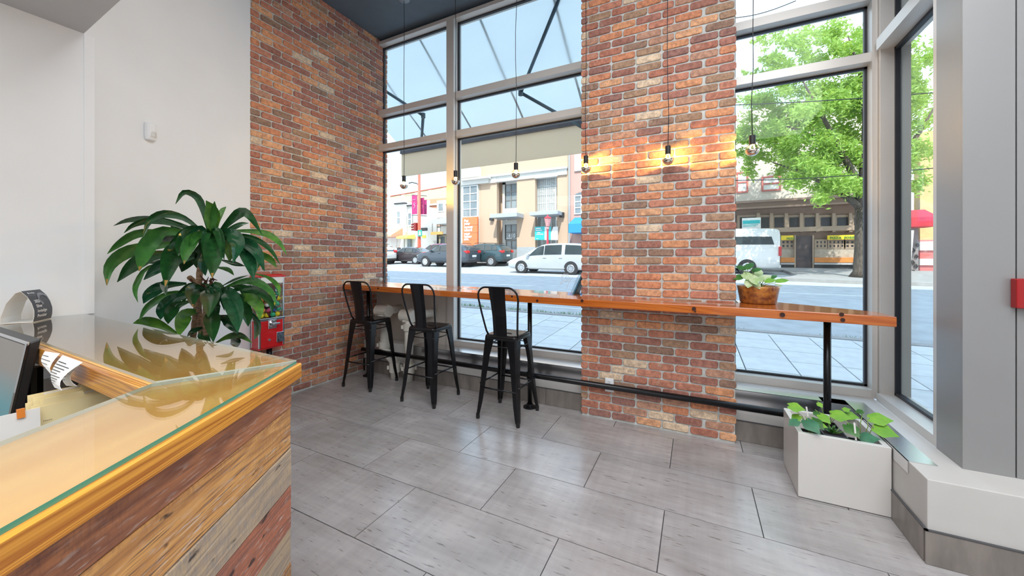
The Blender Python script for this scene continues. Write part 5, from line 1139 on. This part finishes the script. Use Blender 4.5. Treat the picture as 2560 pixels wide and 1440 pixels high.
# teal banner and white board
tb = thing('teal_banner', tuple(at(1345, 600, FY-.2)), 'teal and white banner board on the bank front beside the red street lamp', 'sign')
bx(MB(), 1337, 1362, 567, 600, FY-.3, .12).build('board', mat('teal_print', (.03, .50, .52), .5, var=.05), tb); bx(MB(), 1361.5, 1368, 567, 600, FY-.305, .12).build('photo_strip', M['paper'], tb); bx(MB(), 1368, 1377, 567, 600, FY-.3, .12).build('board', bpy.data.materials['teal_print'], tb)
for k, (a, b_, y0_, y1_) in enumerate(((1339, 1352, 570, 572.5), (1339, 1355, 575, 577), (1343, 1350, 581, 583), (1341, 1358, 585, 587), (1341, 1346, 596, 597.3))): bx(MB(), a, b_, y0_, y1_, FY-.325, .02).build('lettering', M['whiteink'], tb)
p = [at(x, y, FY-.32) for x, y in ((1377, 600), (1377, 583), (1383, 567), (1394, 566), (1394, 600))]
MB().ext([(q.x, q.z) for q in p], FY-.31, FY-.2).build('white_panel', M['paper'], tb)
# pink brick neighbour with blue awning
nb = thing('neighbour_building', tuple(at(1440, 660, FY)), 'pink brick building with a blue awning, half hidden by the brick pillar', 'building')
M['pink'] = mat('pink_brick', (.56, .34, .29), .85, var=.12, scale=30, stretch=(1, 1, 3), bump=.3, bscale=30)
wall(1421, 1500, 380, 690, FY-.02, .5, M['pink'], nb); bx(MB(), 1421, 1424, 300, 690, FY-.2, .18).build('downpipe', M['greyst'], nb)
win(nb, 1437, 1470, 490, 535, 2, 3, FY-.06); 
p0, p1 = at(1435, 492, FY-.08), at(1470, 492, FY-.08); cx_, r_ = (p0.x+p1.x)/2, (p1.x-p0.x)/2
MB().ext([(cx_+r_*math.cos(a), p0.z+r_*.55*math.sin(a)) for a in [math.pi*k/10 for k in range(11)]], FY-.10, FY-.02).build('window_arch', M['pane'], nb)
bx(MB(), 1436, 1475, 387, 428, FY-.15, .15).build('white_panel', M['cream'], nb)
p = at(1421, 582, FY-1.6); z1_ = at(1424, 545, FY).z; z2_ = at(1421, 560, FY-1.6).z
MB().loft([[(p.x, FY-.06, p.z), (p.x, FY-1.6, p.z), (p.x, FY-1.6, z2_), (p.x, FY-.06, z1_)], [(p.x+6, FY-.06, p.z), (p.x+6, FY-1.6, p.z), (p.x+6, FY-1.6, z2_), (p.x+6, FY-.06, z1_)]]).build('awning', mat('blue_canvas', (.03, .26, .62), .7, var=.06), nb)
# red street lamp
lp = at(1369, 655, 25.0); rl = thing('street_lamp', (lp.x, lp.y, gz(lp.x, 25)+.13), 'red post lamp with a glass lantern in front of the teal banner', 'lamp')
M['redpost'] = mat('red_post_paint', (.55, .045, .07), .4, var=.1)
zt2 = at(1369, 541, 25).z; zg = gz(lp.x, 25)+.13
MB().tube([(lp.x, 25, zg), (lp.x, 25, zg+.5), (lp.x, 25, zt2-.95)], [.14, .085, .07], 10).build('post', M['redpost'], rl)
MB().lathe([(.08, zt2-.95), (.13, zt2-.9), (.10, zt2-.80), (.08, zt2-.75), (.15, zt2-.72), (.26, zt2-.16)], (lp.x, 25, 0), 6).build('lantern', mat('lamp_glass', (.62, .30, .30), .3, var=.2), rl)
MB().lathe([(.29, zt2-.16), (.29, zt2-.10), (.10, zt2), (.05, zt2+.04), (.04, zt2+.12), (.001, zt2+.14)], (lp.x, 25, 0), 6).build('cap', M['redpost'], rl)

# ------------------------------------------------------------------ left end of the street
wr_ = thing('white_row_building', tuple(at(985, 650, 36)), 'white two-storey shop building with small sash windows and salmon awning', 'building')
M['stuccow'] = mat('white_stucco', (.78, .76, .71), .85, var=.05, scale=3)
bx(MB(), 940, 985, 501, 660, 36, 4).build('wall', M['stuccow'], wr_); bx(MB(), 985, 1013, 510, 660, 36, 4).build('wall', M['stuccow'], wr_); bx(MB(), 1012, 1042, 514, 660, 36.2, 4).build('wall', M['stuccow'], wr_)
bx(MB(), 984.5, 1011, 508, 511, 35.8, .5).build('parapet', M['trimb'], wr_); bx(MB(), 1013, 1036, 513, 515.5, 35.9, .5).build('parapet', M['trimb'], wr_); bx(MB(), 1011, 1013.5, 512, 580, 35.7, .3).build('pilaster', M['cream'], wr_)
for a, b_, yt, yb in ((992, 1001, 529, 561), (1020, 1029, 533, 564)): win(wr_, a, b_, yt, yb, 1, 2, 35.9, bar=.12)
for a, b_, yt, yb in ((978, 992, 592, 655), (993, 1010, 592, 655), (1012, 1018, 595, 655), (1018, 1026, 595, 655)): bx(MB(), a, b_, yt, yb, 35.85, .1).build('shop_window', M['pane'] if a in (1018,) else M['cream'], wr_)
def slope_awn(name, x0, x1, yt, yb, yv, Y, out_, m, par):
    a, b_ = at(x0, yt, Y), at(x1, yt, Y); c, d = at(x0, yb, Y-out_), at(x1, yb, Y-out_); v = at(x0, yv, Y-out_).z
    MB().loft([[(a.x, Y, a.z), (a.x, Y-out_, c.z), (a.x, Y-out_, v), (a.x, Y, v)], [(b_.x, Y, a.z), (b_.x, Y-out_, c.z), (b_.x, Y-out_, v), (b_.x, Y, v)]]).build(name, m, par)
slope_awn('awning', 962, 1007, 572, 588, 592, 36, 2, mat('salmon_canvas', (.72, .36, .24), .8, var=.05), wr_); slope_awn('awning', 1012, 1038, 587, 591, 596, 36, 1.5, mat('yellow_canvas', (.80, .62, .14), .8, var=.05), wr_)
mb_ = thing('mansard_building', tuple(at(1080, 650, 42)), 'long orange brick building with an olive mansard roof and white bays', 'building')
rl_, rr_2 = at(960, 509, 42), at(1200, 498, 42); rt_ = at(965, 489, 43.5); rtz = at(1150, 461, 43.5)
M['olive'] = mat('olive_shingle', (.40, .37, .24), .85, var=.12, scale=6)
MB().add([(rl_.x, 42, rl_.z-1), (rr_2.x, 42, rr_2.z-.2), (rtz.x, 44.5, rtz.z+.3), (rt_.x, 44.5, rt_.z), (rl_.x, 46, rl_.z-1), (rr_2.x, 46, rr_2.z-.2)], [(0, 1, 2, 3), (3, 2, 5, 4), (0, 3, 4), (1, 5, 2)]).build('roof', M['olive'], mb_)
MB().tube([(rt_.x, 44.4, rt_.z+.03), (rtz.x, 44.4, rtz.z+.33)], .10, 5).build('roof_edge', mat('red_edge', (.55, .16, .12), .7, var=.1), mb_)
for k in range(5):
    f = .12+.19*k; a = V3((rl_.x, 41.97, rl_.z-1)).lerp(V3((rr_2.x, 41.97, rr_2.z-.2)), f); c = V3((rt_.x, 44.47, rt_.z)).lerp(V3((rtz.x, 44.47, rtz.z+.3)), f+.05); w = V3((1.5, 0, .02))
    MB().loft([[a, a+w, a+w+V3((0, .03, 0)), a+V3((0, .03, 0))], [c, c+w, c+w+V3((0, .03, 0)), c+V3((0, .03, 0))]]).build('roof_light', M['cream'], mb_)
bx(MB(), 1000, 1200, 505, 690, 42.2, 3).build('wall', mat('orange_brick', (.60, .28, .17), .85, var=.08, scale=8), mb_)
for a, b_ in ((1053, 1072), (1092, 1113)):
    bx(MB(), a, b_, 502, 545, 41.9, .4).build('bay', M['stuccow'], mb_); win(mb_, a+3.5, b_-4, 509, 529, 1, 1, 41.85, bar=.15)
bx(MB(), 1046, 1200, 568, 587, 40.5, 1.6).build('fascia', M['stuccow'], mb_); bx(MB(), 1046, 1200, 560, 568, 40.3, 1.6).build('fascia', mat('brown_fascia', (.35, .24, .17), .8, var=.1), mb_); bx(MB(), 1046, 1200, 587, 660, 41.2, .6).build('storefront', mat('storefront', (.36, .33, .27), .5, var=.3, scale=1.5), mb_)
for a, b_ in ((1058, 1071), (1073, 1085), (1087, 1098), (1100, 1114)): win(mb_, a, b_, 590, 655, 1, 2, 41.1, mat('store_frame', (.55, .48, .34), .6, var=.1) if a == 1058 else bpy.data.materials['store_frame'], bar=.12)
cg = [(at(x, y, 37.5)) for x, y in ((1068, 557), (1085, 547), (1120, 543), (1150, 545), (1150, 556), (1110, 559), (1090, 560))]
MB().ext([(q.x, q.z) for q in cg][::-1], 37.5, 40.2).build('canopy', M['greyst'], mb_)
hs_ = thing('hanging_sign', tuple(at(1091, 583, 38)), 'orange sign hanging from two rods under the grey canopy', 'sign')
bx(MB(), 1077, 1106, 580, 587, 38, .15).build('board', mat('orange_sign', (.72, .33, .10), .6, var=.15), hs_)
for x in (1081, 1101): MB().tube([at(x, 557, 38.05), at(x, 580, 38.05)], .035, 5).build('rod', M['trimb'], hs_)
gd = thing('gold_sign', tuple(at(1062, 545, 40.1)), 'gold curly script sign beside the red signal pole', 'sign')
for pts in ([(1052, 548), (1056, 541), (1060, 546), (1057, 549)], [(1059, 549), (1064, 541), (1067, 545), (1063, 549)], [(1065, 546), (1070, 541), (1072, 544)], [(1053, 552), (1062, 550), (1071, 547)]): MB().tube([at(x, y, 40.15) for x, y in pts], .15, 5).build('stroke', mat('gold_leaf', (.72, .45, .10), .4, .3, var=.2) if pts[0][0] == 1052 else bpy.data.materials['gold_leaf'], gd)
# signal pole with banners
PYo = 26.4; bp0 = at(1048, 640, PYo); zg = gz(bp0.x, PYo)
sp2 = thing('signal_pole', (bp0.x, PYo, zg), 'tall red traffic signal pole with banners seen through the narrow window bay', 'pole')
M['poleR'] = mat('pole_red_paint', (.72, .12, .07), .4, var=.08)
MB().tube([(bp0.x, PYo, zg), (bp0.x, PYo, zg+1.0), (bp0.x, PYo, at(1048, 340, PYo).z)], [.20, .16, .10], 12).build('pole', M['poleR'], sp2, smooth=True)
mg = mat('magenta_banner', (.42, .03, .16), .7, var=.08, scale=3)
M['swirl'] = mat('banner_print', (.72, .45, .55), .7, var=.1)
for a, b_, yt, yb, n in ((1029.5, 1042.5, 489, 536, 0), (1051.5, 1060, 495, 536, 1), (1060.5, 1066.5, 500, 536, 2)):
    o = bx(MB(), a, b_, yt, yb, PYo-.02+.5*n, .03).build('banner', mg, sp2); p = at((a+b_)/2, (yt+yb)/2, PYo-.03+.5*n); k = (b_-a)/13*.9
    m = MB()
    m.tube([V3((p.x+k*x, p.y-.012, p.z+k*z)) for x, z in ((-.10, -.35), (.05, -.25), (.12, -.1), (0, .02), (-.10, .10), (-.02, .22), (.10, .15), (.04, .04))], .025*k, 4); m.tube([V3((p.x+k*x, p.y-.012, p.z+k*z)) for x, z in ((-.22, .50), (-.1, .58), (.05, .52), (.18, .60))], .02*k, 4)
    m.build('print', M['swirl'], o)
MB().tube([at(1048, 466, PYo), at(1043, 459, PYo), at(1030, 456, PYo), at(1022, 458, PYo)], .05, 6).build('bracket', M['trimb'], sp2)
for yb in (488, 538): MB().tube([at(1029, yb-.5, PYo), at(1067, yb+2, PYo+1)], .03, 5).build('banner_arm', M['trimb'], sp2)
hd = bx(MB(), 1034, 1039, 557, 577, PYo-.3, .3).build('signal_head', mat('signal_red', (.25, .02, .02), .5, var=.1), sp2)
for j in range(3): 
    q = at(1034, 560.5+6.5*j, PYo-.15); MB().tube([q, q+V3((-.22, 0, -.03))], .09, 8).build('visor', bpy.data.materials['signal_red'], hd)
pdh = bx(MB(), 1052, 1065, 569.5, 577, PYo-.25, .25).build('walk_signal', M['trimb'], sp2, bevel=.03)
gs = bx(MB(), 1044.5, 1054.5, 575, 591, PYo-.28, .03).build('route_sign', mat('green_sign', (.02, .36, .26), .5, var=.05), sp2)
q = at(1049.5, 583.5, PYo-.30); MB().lathe([(.001, 0), (.12, 0), (.12, -.01), (.001, -.01)], q+V3((0, 0, .02)), 12, axis='Y').lathe([(.001, 0), (.06, 0), (.06, -.01), (.001, -.01)], q+V3((0, 0, .16)), 10, axis='Y').box((q.x-.15, q.y-.012, q.z-.16), (q.x+.15, q.y-.002, q.z-.10)).build('print', M['whiteink'], gs)
bx(MB(), 1055, 1062, 588, 595, PYo-.2, .2).build('push_button_box', mat('yellow_box', (.78, .60, .06), .5, var=.08), sp2, bevel=.02)

# people on the far corner
def person(lb, x, y, hgt, top, legc, skin, hair, stance=0., arm=0.):
    z0 = gz(x, y)+.02; s = hgt/1.75
    J = [(0, 0, .95, .13), (0, .0, 1.15, .125), (0, .0, 1.38, .15), (0, 0, 1.50, .06), (0, -.01, 1.58, .075), (0, -.01, 1.66, .10), (0, -.01, 1.735, .075)]
    E_ = [(0, 1), (1, 2), (2, 3), (3, 4), (4, 5), (5, 6)]
    def ch(par, pts):
        for p in pts: J.append(p); E_.append((par, len(J)-1)); par = len(J)-1
    for sg_ in (-1, 1):
        ch(0, [(sg_*.09, 0, .88, .10), (sg_*(.10+stance*.02), sg_*stance*.10, .48, .062), (sg_*.10, sg_*stance*.22, .09, .042), (sg_*.11, sg_*stance*.22-.13, .04, .035)])
        ch(2, [(sg_*.19, 0, 1.38, .062), (sg_*.24, .02, 1.12, .047), (sg_*.22, -.08-arm, .92+arm*.6, .036), (sg_*.22, -.12-arm, .84+arm*.7, .034)])
    me = bpy.data.meshes.new('body'); me.from_pydata([(a*s, b*s, c*s) for a, b, c, _ in J], E_, [])
    o = bpy.data.objects.new('tmp', me); COL.objects.link(o); m = o.modifiers.new('skin', 'SKIN'); sv = me.skin_vertices[0].data
    for i, j in enumerate(J): sv[i].radius = (j[3]*s, j[3]*s*.8); sv[i].use_root = (i == 0)
    u = o.modifiers.new('s', 'SUBSURF'); u.levels = u.render_levels = 1
    dg = bpy.context.evaluated_depsgraph_get(); nm = bpy.data.meshes.new_from_object(o.evaluated_get(dg)); bpy.data.objects.remove(o, do_unlink=True)
    for k_ in (top, legc, skin, hair): nm.materials.append(k_)
    for p in nm.polygons:
        z = p.center.z/s; xx = abs(p.center.x)/s
        p.material_index = 3 if z > 1.68 or (z > 1.6 and p.center.y > .02) else 2 if z > 1.47 or (xx > .16 and z < .92) else 0 if z > .93 else 1
        p.use_smooth = True
    q = put('person', nm); q.location = (x, y, z0); q.rotation_euler = (0, 0, R.uniform(-.6, .6)); tag(q, lb, 'person'); return q
sk = mat('skin', (.55, .34, .25), .6, var=.08); hr = mat('dark_hair', (.02, .016, .015), .6, var=.2); wt_ = mat('white_shirt', (.72, .72, .72), .8, var=.05); dk_ = mat('dark_cloth', (.05, .055, .07), .8, var=.15); gy = mat('grey_cloth', (.22, .22, .24), .8, var=.1)
for (px, yh, Y, a, b_, lb) in ((997.5, 612, 30.5, dk_, gy, 'standing person in a dark jacket on the far corner'), (990.5, 617, 32.0, wt_, dk_, 'person in a white shirt beside the one in the dark jacket'), (981, 614, 31.0, gy, dk_, 'person in grey walking behind the white car'), ):
    q = at(px, yh, Y); person(lb, q.x, Y, max(1.5, min(1.85, q.z-gz(q.x, Y)-.02)), a, b_, sk, hr, .8)

# ------------------------------------------------------------------ shops across the street, right of the pillar
sb = thing('shop_building', tuple(at(2000, 672, FY)), 'stucco building over brown shopfronts, behind the street tree', 'building')
M['stucco'] = mat('beige_stucco', (.60, .53, .46), .9, var=.10, scale=6); M['brownf'] = mat('brown_shopfront', (.30, .20, .15), .7, var=.15, scale=5); M['redf'] = mat('red_window_frame', (.50, .14, .12), .6, var=.1)
bx(MB(), 1700, 2237, 300, 520, FY+.3, .5).build('wall', M['stucco'], sb)
for yt, yb, yy, dp in ((512, 517, FY-.35, .7), (517, 527, FY-.15, .5), (527, 531, FY-.3, .6)): bx(MB(), 1700, 2237, yt, yb, yy, dp).build('cornice', M['brownf'], sb)
bx(MB(), 1700, 2237, 531, 690, FY+.55, .3).build('shopfront_wall', M['brownf'], sb)
for a, b_ in ((1843, 1868), (1906, 1950), (2112, 2158)): win(sb, a, b_, 433 if a < 1900 else 444, 481 if a < 1900 else 477, 1, 2, FY+.25, M['redf'], M['cream'], .09)
xs_ = [1843, 1896, 1929, 1966, 2004, 2044, 2085, 2127, 2165, 2200, 2235]
for a, b_ in zip(xs_, xs_[1:]):
    win(sb, a+3, b_-3, 541, 576, 1, 1, FY+.45, mat('brown_frame', (.40, .29, .21), .6, var=.1) if a == 1843 else bpy.data.materials['brown_frame'], mat('dark_pane', (.045, .045, .055), .25, var=.5, scale=2) if a == 1843 else bpy.data.materials['dark_pane'], bar=.14); bx(MB(), b_-4, b_+4, 533, 580, FY+.25, .3).build('pilaster', bpy.data.materials['brown_frame'], sb)
bx(MB(), 1700, 2237, 577, 587, FY+.2, .4).build('sill_band', bpy.data.materials['brown_frame'], sb)
M['signy'] = mat('yellow_sign', (.85, .62, .03), .5, var=.10, scale=6); M['signt'] = mat('green_lettering', (.10, .26, .05), .6, var=.1)
ysn = thing('shop_sign', tuple(at(2070, 600, FY)), 'long yellow shop sign with green letters right of the dark door', 'sign'); bx(MB(), 2069, 2147, 588.5, 599.5, FY+.15, .1).build('board', M['signy'], ysn)
p = at(2075, 597.5, FY+.14); letters(ysn, 'PIZZA  FORESTO', .17, p, (1, 0, 0), (0, 0, 1), M['signt'], (0, -.012, 0), bold=.008, spacing=1.12)
ys2 = thing('shop_sign', tuple(at(1968, 600, FY)), 'short yellow shop sign between the white van and the dark door', 'sign'); bx(MB(), 1953, 1984, 589, 600.5, FY+.15, .1).build('board', M['signy'], ys2)
p = at(1966, 598.5, FY+.14); letters(ys2, 'PIZZA', .15, p, (1, 0, 0), (0, 0, 1), M['signt'], (0, -.012, 0), bold=.006)
for a, b_, c in ((1953, 1984, 3), (2038, 2066, 3), (2070, 2110, 4), (2112, 2148, 3)): win(sb, a, b_, 601, 620, c, 2, FY+.4, bpy.data.materials['brown_frame'], bpy.data.materials['dark_pane'], bar=.10)
for a, b_ in ((1953, 1986), (2036, 2148)):
    bx(MB(), a, b_, 621, 644, FY+.38, .1).build('lower_panel', mat('tan_panel', (.50, .42, .34), .8, var=.2, scale=7) if a == 1953 else bpy.data.materials['tan_panel'], sb); bx(MB(), a, b_, 644, 656, FY+.2, .3).build('orange_band', mat('orange_band', (.72, .26, .06), .6, var=.2, scale=4) if a == 1953 else bpy.data.materials['orange_band'], sb); bx(MB(), a, b_, 657, 661.5, FY+.1, .4).build('ledge', mat('pale_ledge', (.50, .48, .48), .6, var=.1) if a == 1953 else bpy.data.materials['pale_ledge'], sb); bx(MB(), a, b_, 661.5, 684, FY+.2, .3).build('plinth', M['trimb'], sb)
dr_ = bx(MB(), 1989, 2032, 590, 682, FY+.3, .2).build('door', mat('tagged_door', (.11, .075, .07), .6, var=.6, scale=3, stretch=(1, 1, .5), col2=(.04, .035, .045)), sb)
bx(MB(), 1986, 1989.5, 588, 682, FY+.2, .3).build('door_frame', bpy.data.materials['brown_frame'], sb); bx(MB(), 2031.5, 2035, 588, 682, FY+.2, .3).build('door_frame', bpy.data.materials['brown_frame'], sb)
ts = thing('notice_board', tuple(at(1878, 560, 25)), 'white notice board with teal bands above the white van', 'sign')
bx(MB(), 1855.5, 1902, 545.5, 572, 25.0, .08).build('board', M['paper'], ts)
for a, b_, c, d in ((1857, 1900, 551.5, 560), (1857, 1895, 562, 563.3), (1857, 1890, 565, 566.3)): bx(MB(), a, b_, c, d, 24.985, .016).build('band', bpy.data.materials['teal_print'], ts)
MB().tube([at(1866, 572, 25.04), V3((at(1866, 572, 25.04).x, 25.04, gz(2, 25)+.13))], .04, 6).build('post', M['trimb'], ts); MB().tube([at(1892, 570, 25.04), V3((at(1892, 572, 25.04).x, 25.04, gz(2, 25)+.13))], .04, 6).build('post', M['trimb'], ts)
# end of the block seen through the side window
eb = thing('corner_building', tuple(at(2320, 670, 25)), 'grey mural wall under a red shop awning seen through the side window', 'building')
bx(MB(), 2240, 2296, 568, 686, 26.2, .5).build('mural_wall', mat('mural_grey', (.26, .23, .23), .8, var=.15), eb)
mw = MB()
for cx_, cy_, rr in ((2291, 640, 4.5), (2290, 664, 5), (2283, 625, 5), (2294, 612, 4), (2282, 655, 5), (2284, 678, 4)):
    mw.tube([at(cx_+rr*math.cos(a)*(1-.05*k), cy_+rr*1.3*math.sin(a)*(1-.05*k), 26.15) for k, a in enumerate([j*.6 for j in range(13)])], .022, 4)
mw.build('mural_scrolls', M['trimb'], eb)
slope_awn('awning', 2240, 2312, 527, 545, 568, 26.1, 1.2, mat('red_canvas', (.62, .03, .05), .7, var=.25, scale=3), eb)
bx(MB(), 2300, 2345, 330, 600, 26.6, .6).build('tower_wall', mat('ochre_wall', (.66, .48, .22), .85, var=.15, scale=4), eb)
for a, b_ in ((604, 630), (647, 667)): bx(MB(), 2300, 2345, a, b_-4, 26.4, .2).build('white_band', M['stuccow'], eb)
bx(MB(), 2300, 2345, 600, 690, 26.5, .4).build('red_wall', mat('red_wall', (.66, .16, .15), .7, var=.1), eb)
bm = MB().tube([at(2280, 576, 24.2), at(2276, 620, 24.2), at(2269, 694, 24.2)], .07, 8).build('white_pole', M['stuccow']); tag(bm, 'leaning white pole before the mural wall, seen through the side window', 'pole')

# street tree
ty = 20.6; tp = at(2153, 692, ty); tz = gz(tp.x, ty)+.13
tr_ = thing('street_tree', (tp.x, ty, tz), 'big bright green street tree filling the right-hand window', 'tree')
M['bark'] = mat('bark', (.13, .105, .085), .95, var=.5, scale=20, stretch=(1, 1, .3), bump=.8, bscale=30)
def TP(x, y, d): return atd(x, y, d)
d0 = pix((tp.x, ty, 1))[2]
tt = at(2152, 520, ty); tt2 = at(2140, 470, ty)
MB().tube([(tp.x, ty, tz), (tp.x, ty, tz+.25), (tp.x, ty, tz+1.2), tt], [.42, .27, .22, .19], 12).build('trunk', M['bark'], tr_, smooth=True)
for pts, rr in (([tt, TP(2120, 495, d0), TP(2065, 462, d0+.8), TP(2000, 430, d0+1.6), TP(1930, 405, d0+2.4)], [.15, .13, .10, .06, .02]), ([tt, TP(2135, 440, d0), TP(2100, 370, d0), TP(2050, 280, d0), TP(2000, 190, d0)], [.16, .14, .11, .07, .02]), ([tt, TP(2160, 420, d0), TP(2165, 300, d0), TP(2150, 180, d0), TP(2120, 90, d0)], [.17, .15, .12, .08, .02]), ([tt, TP(2190, 450, d0), TP(2245, 400, d0), TP(2300, 330, d0), TP(2340, 260, d0)], [.14, .12, .10, .07, .02]), ([TP(2100, 370, d0), TP(2010, 330, d0+1.2), TP(1920, 300, d0+2.2)], [.07, .05, .015]), ([TP(2165, 300, d0), TP(2220, 210, d0), TP(2280, 140, d0)], [.08, .05, .015])):
    MB().tube(pts, rr, 8).build('branch', M['bark'], tr_, smooth=True)
CL = [(2000, 110, 60, 600), (2075, 95, 70, 800), (2140, 120, 60, 700), (1935, 150, 42, 330), (1905, 110, 26, 80), (1882, 190, 24, 100), (1900, 275, 62, 1100), (1980, 255, 80, 1600), (2070, 250, 90, 1800), (2140, 240, 80, 1500), (1868, 340, 40, 700), (1945, 350, 80, 1700), (2050, 375, 90, 2000), (2130, 390, 80, 1700), (1990, 440, 55, 900), (2070, 455, 58, 900), (1885, 400, 40, 600), (2140, 470, 36, 400), (2280, 130, 75, 900), (2290, 250, 80, 1100), (2275, 360, 75, 1000), (2270, 450, 45, 500), (2205, 300, 90, 1200), (2210, 180, 85, 1100), (2200, 420, 65, 800), (2040, 170, 55, 700), (1960, 200, 40, 400), (2110, 320, 70, 900), (2000, 310, 60, 800)]
vs, fs = [], []
rt = random.Random(11)
for (cx_, cy_, rr, n) in CL:
    dc = d0+rt.uniform(-.4, 1.2)+(2.6 if cx_ < 2020 and cy_ > 220 else 0)
    sub_ = [(rt.gauss(0, .45), rt.gauss(0, .40), rt.gauss(0, .5)) for _ in range(9)]
    for _ in range(int(n*1.7)):
        s = rt.choice(sub_); a = cx_+(s[0]+rt.gauss(0, .20))*rr; b_ = cy_+(s[1]+rt.gauss(0, .16))*rr*.9; d = dc+(s[2]+rt.gauss(0, .2))*rr*d0/F*.9
        c = TP(a, b_, d); l = rt.uniform(.07, .14); t1 = V3((rt.gauss(0, 1), rt.gauss(0, 1), rt.gauss(-.2, .7))).normalized(); t2 = t1.cross(V3((rt.gauss(0, 1), rt.gauss(0, 1), rt.gauss(0, 1)))).normalized()
        k = len(vs); vs += [c-t1*l, c+t2*l*.34, c+t1*l, c-t2*l*.34]; fs.append((k, k+1, k+2, k+3))
fm = MB(); fm.v = [tuple(v) for v in vs]; fm.f = fs; fm.m = [0]*len(fs)
m = lf_mat('tree_leaf', (.34, .52, .10), (.20, .38, .06), .5); pb_ = m.node_tree.nodes['Principled BSDF']
t_ = m.node_tree; tl = t_.nodes.new('ShaderNodeBsdfTranslucent'); tl.inputs[0].default_value = (.50, .66, .12, 1); ms = t_.nodes.new('ShaderNodeMixShader'); ms.inputs[0].default_value = .35
t_.links.new(pb_.outputs[0], ms.inputs[1]); t_.links.new(tl.outputs[0], ms.inputs[2]); t_.links.new(ms.outputs[0], t_.nodes['Material Output'].inputs[0])
tag(fm.build('foliage', m, tr_), None, kind='stuff')

# overhead wires
for i, (a, b_, Y, lb) in enumerate((((1800, 47), (1990, 2), 12, 'overhead wire crossing the sky at the top of the right-hand window'), ((1700, 268), (2900, 177), 12, 'overhead wire crossing in front of the upper tree crown'), ((1700, 451), (2360, 418), 13, 'overhead wire crossing in front of the lower tree crown'), ((900, 480), (1047, 489), 26.4, 'overhead wire running to the red signal pole'))):
    p, q = at(*a, Y), at(*b_, Y); pts = [p.lerp(q, k/8)+V3((0, 0, -.12*math.sin(math.pi*k/8))) for k in range(9)]
    tag(MB().tube(pts, .012, 5).build('overhead_wire', M['trimb']), lb, 'wire', 'wires over the street')
